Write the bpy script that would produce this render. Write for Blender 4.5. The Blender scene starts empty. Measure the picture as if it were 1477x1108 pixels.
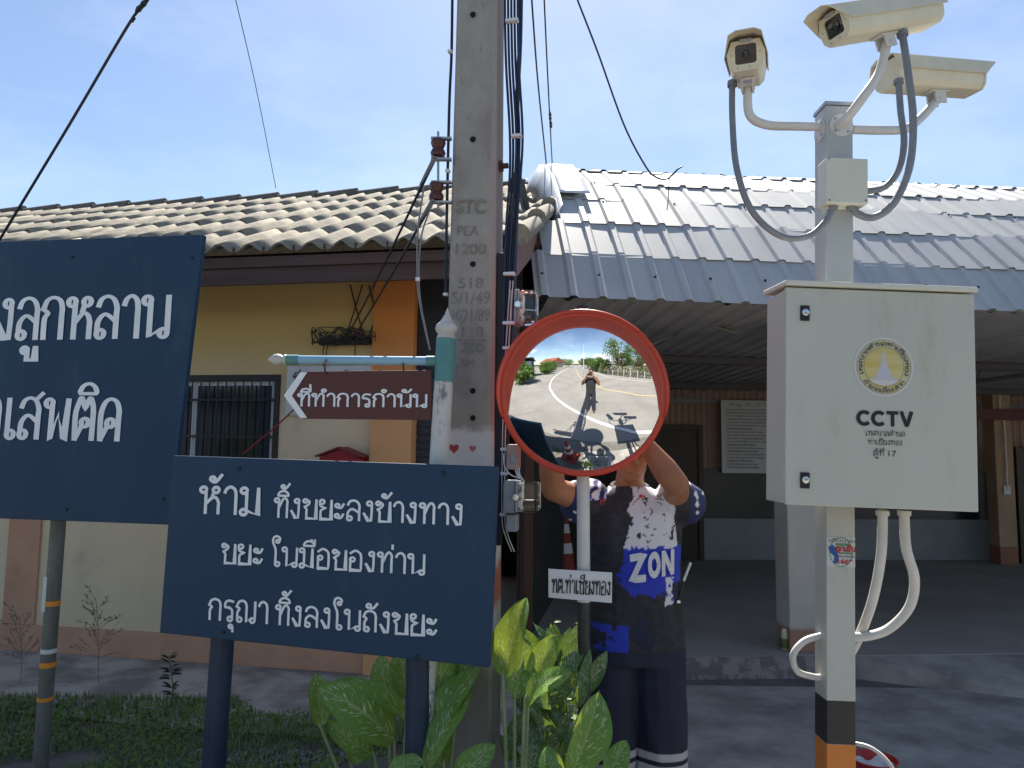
import bpy, bmesh, math, random
from mathutils import Vector, Matrix, noise, Euler
from mathutils.bvhtree import BVHTree
random.seed(7)
S = bpy.context.scene
COL = S.collection
R = math.radians

# ---------------------------------------------------------------- camera
CAMZ = 1.55
PITCH, ROLL, FPX = R(5.4), 0.012, 1055.0
_r = Vector((1, 0, 0)); _u = Vector((0, -math.sin(PITCH), math.cos(PITCH))); _f = Vector((0, math.cos(PITCH), math.sin(PITCH)))
RI = (_r + ROLL * _u).normalized(); UI = (_u - ROLL * _r).normalized()
CAM = Vector((0, 0, CAMZ))
cd = bpy.data.cameras.new('camera'); cd.sensor_width = 36; cd.lens = 36 * FPX / 1477; cd.clip_start = 0.02; cd.clip_end = 2000
co = bpy.data.objects.new('camera', cd); COL.objects.link(co)
co.matrix_world = Matrix(((RI.x, UI.x, -_f.x, CAM.x), (RI.y, UI.y, -_f.y, CAM.y), (RI.z, UI.z, -_f.z, CAM.z), (0, 0, 0, 1)))
S.camera = co

# ---------------------------------------------------------------- sky, sun, exposure
SUN_EL, SUN_AZ = R(50.5), R(3)          # azimuth from +Y, negative = to the left
w = bpy.data.worlds.new('World'); S.world = w; w.use_nodes = True
nt = w.node_tree; bg = nt.nodes['Background']
sky = nt.nodes.new('ShaderNodeTexSky'); sky.sky_type = 'NISHITA'; sky.sun_disc = False
sky.sun_elevation = SUN_EL; sky.sun_rotation = SUN_AZ; sky.air_density = 1.0; sky.dust_density = 0.4; sky.ozone_density = 2.0
tc = nt.nodes.new('ShaderNodeTexCoord'); sep = nt.nodes.new('ShaderNodeSeparateXYZ'); nt.links.new(tc.outputs['Generated'], sep.inputs[0])
mp = nt.nodes.new('ShaderNodeMapping'); mp.inputs['Scale'].default_value = (1, 1, 2.6); nt.links.new(tc.outputs['Generated'], mp.inputs[0])
nz = nt.nodes.new('ShaderNodeTexNoise'); nz.inputs['Scale'].default_value = 3.1; nz.inputs['Detail'].default_value = 9; nz.inputs['Roughness'].default_value = 0.6
nt.links.new(mp.outputs[0], nz.inputs['Vector'])
# cumulus only low in the half of the sky behind the camera, thin veil elsewhere
back = nt.nodes.new('ShaderNodeMapRange'); back.inputs[1].default_value = -0.25; back.inputs[2].default_value = -0.6; nt.links.new(sep.outputs[1], back.inputs[0])
low = nt.nodes.new('ShaderNodeMapRange'); low.inputs[1].default_value = 0.36; low.inputs[2].default_value = 0.03; nt.links.new(sep.outputs[2], low.inputs[0])
thr = nt.nodes.new('ShaderNodeMapRange'); thr.inputs[1].default_value = 0; thr.inputs[2].default_value = 1; thr.inputs[3].default_value = 0.72; thr.inputs[4].default_value = 0.46
mul = nt.nodes.new('ShaderNodeMath'); mul.operation = 'MULTIPLY'; nt.links.new(back.outputs[0], mul.inputs[0]); nt.links.new(low.outputs[0], mul.inputs[1]); nt.links.new(mul.outputs[0], thr.inputs[0])
sub = nt.nodes.new('ShaderNodeMath'); sub.operation = 'SUBTRACT'; nt.links.new(nz.outputs[0], sub.inputs[0]); nt.links.new(thr.outputs[0], sub.inputs[1])
cl = nt.nodes.new('ShaderNodeMapRange'); cl.inputs[1].default_value = 0; cl.inputs[2].default_value = 0.1; nt.links.new(sub.outputs[0], cl.inputs[0])
veil = nt.nodes.new('ShaderNodeMapRange'); veil.inputs[1].default_value = 0.42; veil.inputs[2].default_value = 0.75; veil.inputs[3].default_value = 0.0; veil.inputs[4].default_value = 0.16; nt.links.new(nz.outputs[0], veil.inputs[0])
mx = nt.nodes.new('ShaderNodeMath'); mx.operation = 'MAXIMUM'; nt.links.new(cl.outputs[0], mx.inputs[0]); nt.links.new(veil.outputs[0], mx.inputs[1])
mix = nt.nodes.new('ShaderNodeMix'); mix.data_type = 'RGBA'; nt.links.new(mx.outputs[0], mix.inputs[0])
nt.links.new(sky.outputs[0], mix.inputs[6]); mix.inputs[7].default_value = (9.5, 10.0, 10.8, 1)
nt.links.new(mix.outputs[2], bg.inputs[0]); bg.inputs[1].default_value = 0.069
sl = bpy.data.lights.new('sun', 'SUN'); sl.energy = 5.0; sl.angle = R(0.5); sl.color = (1, 0.93, 0.82)
so = bpy.data.objects.new('sun', sl); COL.objects.link(so)
sd = Vector((math.sin(SUN_AZ) * math.cos(SUN_EL), math.cos(SUN_AZ) * math.cos(SUN_EL), math.sin(SUN_EL)))
so.rotation_euler = (-sd).to_track_quat('-Z', 'Y').to_euler(); so.location = sd * 30
S.view_settings.view_transform = 'Standard'; S.view_settings.look = 'None'; S.view_settings.gamma = 1
S.view_settings.exposure = 1.22
S.cycles.max_bounces = 10; S.cycles.diffuse_bounces = 6; S.cycles.transparent_max_bounces = 12

# ---------------------------------------------------------------- helpers
def ray(px, py):
    return (_f + RI * ((px - 738.5) / FPX) + UI * ((554 - py) / FPX))
def P(px, py, D):                       # point seen at a photo pixel, D metres ahead (world Y)
    d = ray(px, py); return CAM + d * (D / d.y)
def hit(px, py, o, n):
    d = ray(px, py); o = Vector(o); n = Vector(n)
    return CAM + d * ((o - CAM).dot(n) / d.dot(n))
def G(px, py, z=0.0):
    return hit(px, py, (0, 0, z), (0, 0, 1))

def mat(name, col, rough=0.6, metal=0.0, col2=None, scale=6, detail=5, lo=0.35, hi=0.65, bump=0.0, bscale=80, spec=0.5, stretch=(1, 1, 1), spot=None, spscale=30, splo=0.62, sphi=0.7, coat=0, trans=0, ior=1.45):
    m = bpy.data.materials.new(name); m.use_nodes = True; t = m.node_tree; b = t.nodes['Principled BSDF']
    b.inputs['Base Color'].default_value = (*col, 1); b.inputs['Roughness'].default_value = rough; b.inputs['Metallic'].default_value = metal
    b.inputs['Specular IOR Level'].default_value = spec; b.inputs['Coat Weight'].default_value = coat
    b.inputs['Transmission Weight'].default_value = trans; b.inputs['IOR'].default_value = ior
    tc = t.nodes.new('ShaderNodeTexCoord'); mp = t.nodes.new('ShaderNodeMapping'); mp.inputs['Scale'].default_value = stretch
    t.links.new(tc.outputs['Object'], mp.inputs[0])
    out = None
    if col2 is not None:
        n = t.nodes.new('ShaderNodeTexNoise'); n.inputs['Scale'].default_value = scale; n.inputs['Detail'].default_value = detail; n.inputs['Roughness'].default_value = 0.62
        t.links.new(mp.outputs[0], n.inputs['Vector'])
        mr = t.nodes.new('ShaderNodeMapRange'); mr.inputs[1].default_value = lo; mr.inputs[2].default_value = hi; t.links.new(n.outputs[0], mr.inputs[0])
        x = t.nodes.new('ShaderNodeMix'); x.data_type = 'RGBA'; x.inputs[6].default_value = (*col, 1); x.inputs[7].default_value = (*col2, 1)
        t.links.new(mr.outputs[0], x.inputs[0]); out = x.outputs[2]
    if spot is not None:
        n = t.nodes.new('ShaderNodeTexNoise'); n.inputs['Scale'].default_value = spscale; n.inputs['Detail'].default_value = 6; n.inputs['Roughness'].default_value = 0.7
        t.links.new(mp.outputs[0], n.inputs['Vector'])
        mr = t.nodes.new('ShaderNodeMapRange'); mr.inputs[1].default_value = splo; mr.inputs[2].default_value = sphi; t.links.new(n.outputs[0], mr.inputs[0])
        x = t.nodes.new('ShaderNodeMix'); x.data_type = 'RGBA'; x.inputs[7].default_value = (*spot, 1); t.links.new(mr.outputs[0], x.inputs[0])
        if out: t.links.new(out, x.inputs[6])
        else: x.inputs[6].default_value = (*col, 1)
        out = x.outputs[2]
    if out: t.links.new(out, b.inputs['Base Color'])
    if bump:
        n = t.nodes.new('ShaderNodeTexNoise'); n.inputs['Scale'].default_value = bscale; n.inputs['Detail'].default_value = 4; t.links.new(mp.outputs[0], n.inputs['Vector'])
        bp = t.nodes.new('ShaderNodeBump'); bp.inputs['Strength'].default_value = bump; bp.inputs['Distance'].default_value = 0.01
        t.links.new(n.outputs[0], bp.inputs['Height']); t.links.new(bp.outputs[0], b.inputs['Normal'])
    return m

def zband(m, bands, jitter=0.0, jscale=8, axis=2):
    """paint bands along an object's own axis: list of (z_from, colour), upward; the rest keeps the material's colour."""
    t = m.node_tree; b = t.nodes['Principled BSDF']
    tc = t.nodes.new('ShaderNodeTexCoord'); s = t.nodes.new('ShaderNodeSeparateXYZ'); t.links.new(tc.outputs['Object'], s.inputs[0])
    z = s.outputs[axis]
    if jitter:
        n = t.nodes.new('ShaderNodeTexNoise'); n.inputs['Scale'].default_value = jscale; n.inputs['Detail'].default_value = 6; t.links.new(tc.outputs['Object'], n.inputs['Vector'])
        ma = t.nodes.new('ShaderNodeMath'); ma.operation = 'MULTIPLY_ADD'; ma.inputs[1].default_value = jitter; t.links.new(n.outputs[0], ma.inputs[0]); t.links.new(z, ma.inputs[2]); z = ma.outputs[0]
    prev = b.inputs['Base Color'].links[0].from_socket if b.inputs['Base Color'].links else None
    for (z0, z1, soft, c) in bands:
        a = t.nodes.new('ShaderNodeMapRange'); a.inputs[1].default_value = z0 - soft; a.inputs[2].default_value = z0 + soft; t.links.new(z, a.inputs[0])
        d = t.nodes.new('ShaderNodeMapRange'); d.inputs[1].default_value = z1 + soft; d.inputs[2].default_value = z1 - soft; t.links.new(z, d.inputs[0])
        k = t.nodes.new('ShaderNodeMath'); k.operation = 'MULTIPLY'; t.links.new(a.outputs[0], k.inputs[0]); t.links.new(d.outputs[0], k.inputs[1])
        x = t.nodes.new('ShaderNodeMix'); x.data_type = 'RGBA'; x.inputs[7].default_value = (*c, 1); t.links.new(k.outputs[0], x.inputs[0])
        if prev: t.links.new(prev, x.inputs[6])
        else: x.inputs[6].default_value = b.inputs['Base Color'].default_value
        prev = x.outputs[2]
    t.links.new(prev, b.inputs['Base Color'])
    return m

class MB:
    def __init__(s): s.v = []; s.f = []; s.uv = None
    def add(s, vs, fs, M=None):
        k = len(s.v); s.v += [tuple(M @ Vector(p)) if M else tuple(p) for p in vs]; s.f += [tuple(i + k for i in f) for f in fs]; return s
    def box(s, x0, x1, y0, y1, z0, z1, M=None):
        vs = [(x0, y0, z0), (x1, y0, z0), (x1, y1, z0), (x0, y1, z0), (x0, y0, z1), (x1, y0, z1), (x1, y1, z1), (x0, y1, z1)]
        return s.add(vs, [(0, 3, 2, 1), (4, 5, 6, 7), (0, 1, 5, 4), (1, 2, 6, 5), (2, 3, 7, 6), (3, 0, 4, 7)], M)
    def tube(s, pts, r, n=10, caps=True, M=None, flat=1.0):
        pts = [Vector(p) for p in pts]; m = len(pts); rr = r if isinstance(r, (list, tuple)) else [r] * m
        T = [(pts[min(i + 1, m - 1)] - pts[max(i - 1, 0)]).normalized() for i in range(m)]
        a = Vector((0, 0, 1)) if abs(T[0].z) < 0.9 else Vector((1, 0, 0))
        N = (a - T[0] * a.dot(T[0])).normalized(); vs = []
        for i in range(m):
            N = (N - T[i] * N.dot(T[i])).normalized(); B = T[i].cross(N)
            for j in range(n):
                q = 2 * math.pi * j / n; vs.append(pts[i] + (N * math.cos(q) * flat + B * math.sin(q)) * rr[i])
        fs = [(i * n + j, i * n + (j + 1) % n, (i + 1) * n + (j + 1) % n, (i + 1) * n + j) for i in range(m - 1) for j in range(n)]
        if caps: fs += [tuple(range(n - 1, -1, -1)), tuple((m - 1) * n + j for j in range(n))]
        return s.add(vs, fs, M)
    def lathe(s, prof, n=24, M=None):
        vs = []; fs = []; m = len(prof)
        for (r, z) in prof:
            for j in range(n):
                q = 2 * math.pi * j / n; vs.append((r * math.cos(q), r * math.sin(q), z))
        fs = [(i * n + j, i * n + (j + 1) % n, (i + 1) * n + (j + 1) % n, (i + 1) * n + j) for i in range(m - 1) for j in range(n)]
        if prof[0][0] > 1e-5: fs.append(tuple(range(n - 1, -1, -1)))
        if prof[-1][0] > 1e-5: fs.append(tuple((m - 1) * n + j for j in range(n)))
        return s.add(vs, fs, M)
    def prism(s, poly, d0, d1, M=None):      # poly in (x,z), extruded along y
        n = len(poly); vs = [(p[0], d0, p[1]) for p in poly] + [(p[0], d1, p[1]) for p in poly]
        fs = [tuple(range(n)), tuple(range(2 * n - 1, n - 1, -1))] + [(i, i + n, (i + 1) % n + n, (i + 1) % n) for i in range(n)]
        return s.add(vs, fs, M)
    def grid(s, nu, nv, fn, M=None, th=0):
        vs = [fn(i / nu, j / nv) for j in range(nv + 1) for i in range(nu + 1)]; W = nu + 1
        fs = [(j * W + i, j * W + i + 1, (j + 1) * W + i + 1, (j + 1) * W + i) for j in range(nv) for i in range(nu)]
        return s.add(vs, fs, M)
    def hull8(s, c):                          # 8 corners: front 0-3, back 4-7
        return s.add(c, [(0, 1, 2, 3), (7, 6, 5, 4), (0, 4, 5, 1), (1, 5, 6, 2), (2, 6, 7, 3), (3, 7, 4, 0)])
    def ball(s, c, r, n=14, M=None, sc=(1, 1, 1)):
        vs = []; k = n // 2
        for i in range(1, k):
            a = math.pi * i / k
            for j in range(n):
                q = 2 * math.pi * j / n; vs.append((c[0] + r * sc[0] * math.sin(a) * math.cos(q), c[1] + r * sc[1] * math.sin(a) * math.sin(q), c[2] + r * sc[2] * math.cos(a)))
        top = len(vs); vs += [(c[0], c[1], c[2] + r * sc[2]), (c[0], c[1], c[2] - r * sc[2])]
        fs = [(i * n + j, (i + 1) * n + j, (i + 1) * n + (j + 1) % n, i * n + (j + 1) % n) for i in range(k - 2) for j in range(n)]
        fs += [(top, j, (j + 1) % n) for j in range(n)] + [(top + 1, (k - 2) * n + (j + 1) % n, (k - 2) * n + j) for j in range(n)]
        return s.add(vs, fs, M)
    def mesh(s, name):
        me = bpy.data.meshes.new(name); me.from_pydata(s.v, [], s.f); me.update(); return me
    def build(s, name, m, parent=None, smooth=None, bevel=0, seg=2, fix=True, solid=0):
        me = s.mesh(name)
        if fix:
            b = bmesh.new(); b.from_mesh(me); bmesh.ops.recalc_face_normals(b, faces=b.faces); b.to_mesh(me); b.free()
        o = bpy.data.objects.new(name, me); COL.objects.link(o)
        if m: me.materials.append(m)
        if smooth is not None:
            for p in me.polygons: p.use_smooth = True
            me.set_sharp_from_angle(angle=R(smooth))
        if solid:
            q = o.modifiers.new('solid', 'SOLIDIFY'); q.thickness = solid; q.offset = 0
        if bevel:
            q = o.modifiers.new('bevel', 'BEVEL'); q.width = bevel; q.segments = seg; q.limit_method = 'ANGLE'; q.angle_limit = R(40)
        if parent: o.parent = parent
        return o

def tag(o, label=None, cat=None, group=None, kind=None):
    if label: o['label'] = label
    if cat: o['category'] = cat
    if group: o['group'] = group
    if kind: o['kind'] = kind
    return o
def thing(name, label, cat, loc=(0, 0, 0), rot=(0, 0, 0), group=None):
    o = bpy.data.objects.new(name, None); COL.objects.link(o); o.location = loc; o.rotation_euler = rot; o.empty_display_size = 0.1
    return tag(o, label, cat, group)
class FR:                                    # local frame of a thing: pixel -> local point on plane y=const
    def __init__(s, o):
        s.M = Matrix.LocRotScale(o.location, o.rotation_euler, None); s.I = s.M.inverted(); s.R = s.M.to_3x3()
    def px(s, x, y, d=0.0):
        return s.I @ hit(x, y, s.M @ Vector((0, d, 0)), s.R @ Vector((0, 1, 0)))
    def l(s, p): return s.I @ Vector(p)
    def w(s, p): return s.M @ Vector(p)
def spline(pts, k=6):
    pts = [Vector(p) for p in pts]; out = []
    for i in range(len(pts) - 1):
        a = pts[max(i - 1, 0)]; b = pts[i]; c = pts[i + 1]; d = pts[min(i + 2, len(pts) - 1)]
        for j in range(k):
            t = j / k; out.append(0.5 * ((2 * b) + (c - a) * t + (2 * a - 5 * b + 4 * c - d) * t * t + (3 * b - a - 3 * c + d) * t ** 3))
    out.append(pts[-1]); return out
def sag(a, b, s, n=16):
    a = Vector(a); b = Vector(b); return [a.lerp(b, i / n) - Vector((0, 0, 4 * s * (i / n) * (1 - i / n))) for i in range(n + 1)]

# ---------------------------------------------------------------- Thai stroke lettering
C_ = 'c'
def ring(cx, cy, r=0.1): return [(cx + r * math.cos(a * math.pi / 6), cy + r * math.sin(a * math.pi / 6)) for a in range(13)]
ARCH = [(.05, .72, C_), (.14, .93), (.32, 1.0), (.50, .93), (.57, .75)]
GL = {
 'ก': (.70, [[(.09, 0), (.09, .48), (.17, .62), *ARCH, (.57, .6, C_), (.57, 0)]]),
 'ข': (.72, [ring(.12, .90, .085), [(.19, .95), (.31, .86), (.26, .72), (.10, .60, C_), (.19, .48), (.19, .38, C_), (.19, .03, C_), (.62, .03, C_), (.62, 1)]]),
 'ช': (.76, [ring(.12, .90, .085), [(.19, .95), (.31, .86), (.26, .72), (.10, .60, C_), (.19, .48), (.19, .38, C_), (.19, .03, C_), (.60, .03, C_), (.60, .66, C_), (.50, .80, C_), (.72, 1.06)]]),
 'ท': (.74, [ring(.13, .88), [(.22, .88), (.22, 0)], [(.22, .45), (.38, .88), (.50, 1.0), (.61, .86), (.61, .7, C_), (.61, 0)]]),
 'ห': (.78, [ring(.13, .88), [(.22, .88), (.22, 0)], [(.22, .36), (.44, .60), (.58, .58), (.65, .42), (.65, .3, C_), (.65, 0)], ring(.56, .88), [(.48, .82), (.42, .62)]]),
 'น': (.80, [ring(.13, .88), [(.22, .88), (.22, .03, C_), (.52, .20)], ring(.60, .12), [(.69, .12), (.69, 1)]]),
 'ม': (.76, [ring(.13, .88), [(.22, .88), (.22, .12)], ring(.14, .11), [(.23, .17), (.60, .03, C_), (.60, 1)]]),
 'ง': (.56, [ring(.31, .88), [(.40, .88), (.40, .4, C_), (.38, .03, C_), (.26, .03, C_), (.05, .42)]]),
 'ย': (.70, [ring(.16, .88), [(.07, .84), (.10, .68), (.30, .58, C_), (.13, .46), (.11, .35, C_), (.11, .03, C_), (.58, .03, C_), (.58, 1)]]),
 'ะ': (.50, [ring(.13, .72, .085), [(.13, .63), (.30, .62), (.42, .84)], ring(.13, .22, .085), [(.13, .13), (.30, .12), (.42, .34)]]),
 'ล': (.72, [[(.08, .74), (.16, .93), (.33, 1.0), (.50, .93), (.59, .75), (.59, .6, C_), (.59, 0)], ring(.18, .12), [(.09, .15), (.11, .42), (.30, .58), (.59, .40)]]),
 'ส': (.76, [[(.08, .74), (.16, .93), (.33, 1.0), (.50, .93), (.59, .75), (.59, .6, C_), (.59, 0)], ring(.18, .12), [(.09, .15), (.11, .42), (.30, .58), (.59, .40)], [(.47, .94), (.70, 1.14)]]),
 'า': (.56, [[(.06, .76), (.13, .93), (.27, 1.0), (.40, .90), (.44, .72), (.44, .6, C_), (.44, 0)]]),
 'ร': (.58, [ring(.33, .12), [(.42, .12), (.42, .50), (.30, .64, C_), (.08, .66, C_), (.12, .88), (.27, .97), (.50, .92)]]),
 'ณ': (.98, [ring(.18, .12), [(.09, .15), (.09, .45), (.17, .62), (.05, .72, C_), (.14, .93), (.30, 1.0), (.44, .93), (.50, .75), (.50, .5, C_), (.50, .03, C_), (.70, .20)], ring(.78, .12), [(.87, .12), (.87, 1)]]),
 'ฉ': (.80, [ring(.24, .62), [(.15, .62), (.10, .40), (.12, .03, C_), (.40, .2)], ring(.5, .12), [(.6, .12), (.64, .7), (.52, .95), (.30, 1.0), (.08, .86)]]),
 'ถ': (.70, [ring(.18, .12), [(.09, .15), (.09, .45), (.17, .62), *ARCH, (.57, .6, C_), (.57, 0)]]),
 'อ': (.72, [ring(.20, .56), [(.11, .56), (.11, .3, C_), (.11, .03, C_), (.58, .03, C_), (.58, .72), (.48, .93), (.30, 1.0), (.08, .84)]]),
 'ด': (.72, [[(.10, 0), (.08, .3), (.08, .66), (.18, .92), (.34, 1.0), (.50, .93), (.58, .74), (.58, .6, C_), (.58, 0)], ring(.36, .43), [(.09, 0), (.28, .36)]]),
 'ต': (.72, [[(.10, 0), (.08, .3), (.08, .66), (.15, .90), (.22, 1.02), (.34, .76, C_), (.46, 1.02), (.55, .86), (.58, .66), (.58, .6, C_), (.58, 0)], ring(.36, .43), [(.09, 0), (.28, .36)]]),
 'ศ': (.78, [[(.10, 0), (.08, .3), (.08, .66), (.18, .92), (.34, 1.0), (.50, .93), (.58, .74), (.58, .6, C_), (.58, 0)], ring(.36, .43), [(.09, 0), (.28, .36)], [(.52, .9), (.72, 1.12)]]),
 'ค': (.72, [[(.10, 0), (.08, .3), (.08, .66), (.18, .92), (.34, 1.0), (.50, .93), (.58, .74), (.58, .6, C_), (.58, 0)], ring(.30, .56), [(.10, .2), (.22, .5)]]),
 'ว': (.60, [ring(.36, .12), [(.45, .12), (.47, .7), (.38, .94), (.24, 1.0), (.06, .86)]]),
 'พ': (.82, [ring(.13, .88), [(.22, .88), (.22, 0, C_), (.42, .62, C_), (.62, 0, C_), (.68, 1)]]),
 'บ': (.74, [ring(.13, .88), [(.22, .88), (.22, .03, C_), (.62, .03, C_), (.62, 1)]]),
 'ผ': (.76, [ring(.24, .88), [(.14, .88), (.14, .0, C_), (.36, .4, C_), (.6, 0, C_), (.62, 1)]]),
 'ญ': (.90, [[(.09, 0), (.09, .48), (.17, .62), *ARCH, (.57, .5, C_), (.57, .03, C_), (.78, .03, C_), (.78, 1)]]),
 'เ': (.40, [[(.11, 1), (.11, .12)], ring(.21, .11)]),
 'แ': (.76, [[(.11, 1), (.11, .12)], ring(.21, .11), [(.47, 1), (.47, .12)], ring(.57, .11)]),
 'ใ': (.50, [ring(.30, .11), [(.20, .11), (.20, .80), (.12, 1.05), (.06, 1.26), (.10, 1.46), (.24, 1.53), (.38, 1.44), (.37, 1.30)], ring(.29, 1.27, .075)]),
 'ภ': (.74, [ring(.05, .12), [(.12, .15), (.13, .45), (.20, .62), (.08, .72, C_), (.18, .93), (.36, 1.0), (.53, .93), (.60, .75), (.60, .6, C_), (.60, 0)]]),
 '.': (.24, [[(.10, 0), (.10, .14)]]),
 ' ': (.42, []),
}
MK = {   # marks hang on the right edge of the previous letter (x negative)
 'ิ': [[(-.58, 1.12, C_), (-.48, 1.30), (-.30, 1.36), (-.14, 1.28), (-.07, 1.12, C_), (-.58, 1.12)]],
 'ี': [[(-.58, 1.12, C_), (-.48, 1.30), (-.30, 1.36), (-.14, 1.28), (-.07, 1.12, C_), (-.58, 1.12)], [(-.08, 1.12), (-.08, 1.46)]],
 'ื': [[(-.58, 1.12, C_), (-.48, 1.30), (-.30, 1.36), (-.14, 1.28), (-.07, 1.12, C_), (-.58, 1.12)], [(-.08, 1.12), (-.08, 1.46)], [(-.22, 1.3), (-.22, 1.46)]],
 'ั': [ring(-.44, 1.24, .09), [(-.44, 1.15), (-.24, 1.15), (-.06, 1.40)]],
 '่': [[(-.10, 1.14), (-.10, 1.40)]],
 '้': [ring(-.36, 1.28, .075), [(-.40, 1.20), (-.24, 1.18), (-.04, 1.46)]],
 '็': [ring(-.36, 1.18, .06), [(-.42, 1.2), (-.40, 1.36), (-.2, 1.34), (-.05, 1.46)]],
 'ู': [ring(-.40, -.24, .075), [(-.33, -.24), (-.33, -.47, C_), (-.10, -.47, C_), (-.10, -.14)]],
 'ุ': [ring(-.20, -.22, .075), [(-.12, -.22), (-.12, -.50)]],
}
def cr2(pts):
    runs = [[]]
    for p in pts:
        runs[-1].append((p[0], p[1]))
        if len(p) > 2 and len(runs[-1]) > 1: runs.append([(p[0], p[1])])
    out = []
    for r in runs:
        if len(r) < 2: continue
        q = spline([(a, b, 0) for a, b in r], 5) if len(r) > 2 else [Vector((*r[0], 0)), Vector((*r[1], 0))]
        out += [(v.x, v.y) for v in (q if not out else q[1:])]
    return out
def thai_strokes(text):
    x = 0; st = []; raised = False
    for ch in text:
        if ch in MK:
            dy = 0
            if ch in '่้' and raised: dy = .30
            for s in MK[ch]: st.append([(a[0] + x, a[1] + dy) + tuple(a[2:]) for a in s])
            if ch in 'ิีืั': raised = True
            continue
        if ch == 'ำ':
            st.append([(a[0] + x - .12, a[1]) for a in ring(0, 1.22, .1)])
            ch = 'า'
            for s in GL[ch][1]: st.append([(a[0] + x,) + tuple(a[1:]) for a in s])
            x += GL[ch][0]; raised = False; continue
        wd, ss = GL[ch]; raised = False
        for s in ss: st.append([(a[0] + x,) + tuple(a[1:]) for a in s])
        x += wd
    return st, x - .1
def strip(mb, pts, wx, wz, fn, lift):
    """ribbon along pts with an elliptic nib; fn(u,v,h)->3D"""
    n = len(pts); L = []; Rr = []
    closed = (abs(pts[0][0] - pts[-1][0]) + abs(pts[0][1] - pts[-1][1])) < 1e-6
    for i in range(n):
        if closed: a = pts[(i - 1) % (n - 1)]; b = pts[(i + 1) % (n - 1)]
        else: a = pts[max(i - 1, 0)]; b = pts[min(i + 1, n - 1)]
        dx, dy = b[0] - a[0], b[1] - a[1]; l = math.hypot(dx, dy) or 1
        nx, ny = -dy / l, dx / l; k = 1.0
        if not closed and 0 < i < n - 1:
            d0 = (pts[i][0] - a[0], pts[i][1] - a[1]); l0 = math.hypot(*d0) or 1; c = abs((-d0[1] / l0) * nx + (d0[0] / l0) * ny); k = min(1.8, 1 / max(c, .5))
        ox, oy = nx * wx * .5 * k, ny * wz * .5 * k; h = lift + i * 2e-5
        L.append(fn(pts[i][0] + ox, pts[i][1] + oy, h)); Rr.append(fn(pts[i][0] - ox, pts[i][1] - oy, h))
    mb.add(L + Rr, [(i, n + i, n + i + 1, i + 1) for i in range(n - 1)])
def thai(mb, text, p0, p1, up, out, h, weight=.15, contrast=.62, lift=.002):
    """write text from p0 to p1 (baseline), letter height h; up and out are unit vectors"""
    st, W = thai_strokes(text); p0 = Vector(p0); p1 = Vector(p1); du = (p1 - p0) / W; up = Vector(up); out = Vector(out)
    sx = du.length; wx = weight * h / sx
    fn = lambda u, v, k: tuple(p0 + du * u + up * (v * h) + out * k)
    for i, s in enumerate(st):
        strip(mb, cr2(s), wx, weight * contrast, fn, lift + (i % 4) * 6e-4)
_tc = {}
def latin(body, bold=0):
    if (body, bold) in _tc: return _tc[(body, bold)]
    cu = bpy.data.curves.new('t', 'FONT'); cu.body = body; cu.offset = bold; o = bpy.data.objects.new('t', cu); COL.objects.link(o)
    dg = bpy.context.evaluated_depsgraph_get(); me = bpy.data.meshes.new_from_object(o.evaluated_get(dg))
    vs = [tuple(v.co) for v in me.vertices]; fs = [tuple(p.vertices) for p in me.polygons]
    bpy.data.objects.remove(o); bpy.data.curves.remove(cu); bpy.data.meshes.remove(me)
    x0 = min(v[0] for v in vs); x1 = max(v[0] for v in vs); y0 = min(v[1] for v in vs); y1 = max(v[1] for v in vs)
    _tc[(body, bold)] = ([((v[0] - x0) / (x1 - x0), (v[1] - y0) / (y1 - y0)) for v in vs], fs); return _tc[(body, bold)]
def write(mb, body, p0, p1, up, out, h, bold=0.0, lift=.002):
    vs, fs = latin(body, bold); p0 = Vector(p0); p1 = Vector(p1); up = Vector(up); out = Vector(out)
    mb.add([tuple(p0 + (p1 - p0) * a + up * (b * h) + out * lift) for a, b in vs], fs)

# ---------------------------------------------------------------- materials
navy = mat('navy sign paint', (.011, .040, .088), .55, col2=(.016, .050, .102), scale=2.2, lo=.3, hi=.7, spot=(.045, .085, .13), spscale=5, splo=.56, sphi=.85, bump=.12, bscale=7, spec=.4, stretch=(1, 1, .35))
navy_side = mat('navy post paint', (.010, .026, .06), .5, col2=(.02, .04, .075), scale=6, spot=(.10, .10, .10), spscale=22, splo=.68, sphi=.74)
white_letter = mat('white sign lettering', (.84, .86, .88), .55, col2=(.74, .77, .80), scale=10)
white_paint = mat('white gloss paint', (.66, .66, .66), .38, col2=(.56, .56, .54), scale=4, spot=(.42, .38, .30), spscale=14, splo=.70, sphi=.85)
cab_metal = mat('grey green cabinet coat', (.53, .54, .475), .42, col2=(.49, .50, .435), scale=3, spot=(.36, .35, .28), spscale=6, splo=.56, sphi=.84, bump=.05, bscale=9, stretch=(1, 1, .3))
cream_metal = mat('cream powder coat', (.66, .65, .56), .42, col2=(.60, .60, .52), scale=3, spot=(.44, .43, .36), spscale=7, splo=.66, sphi=.9, bump=.02, bscale=300)
cream_cam = mat('cream camera housing', (.70, .66, .52), .42, col2=(.62, .58, .44), scale=7, spot=(.35, .30, .2), spscale=25, splo=.72, sphi=.85)
galv = mat('galvanised steel', (.42, .45, .47), .42, .55, col2=(.30, .33, .36), scale=16, lo=.3, hi=.7)
cctv_paint = mat('grey white pole paint', (.50, .50, .455), .45, col2=(.43, .44, .41), scale=5, spot=(.30, .29, .26), spscale=14, splo=.60, sphi=.82, stretch=(1, 1, .3))
grey_pipe = mat('grey flexible conduit', (.22, .24, .27), .5, col2=(.17, .19, .22), scale=20)
white_pipe = mat('white pvc conduit', (.66, .64, .60), .4, col2=(.55, .53, .49), scale=9)
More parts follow.
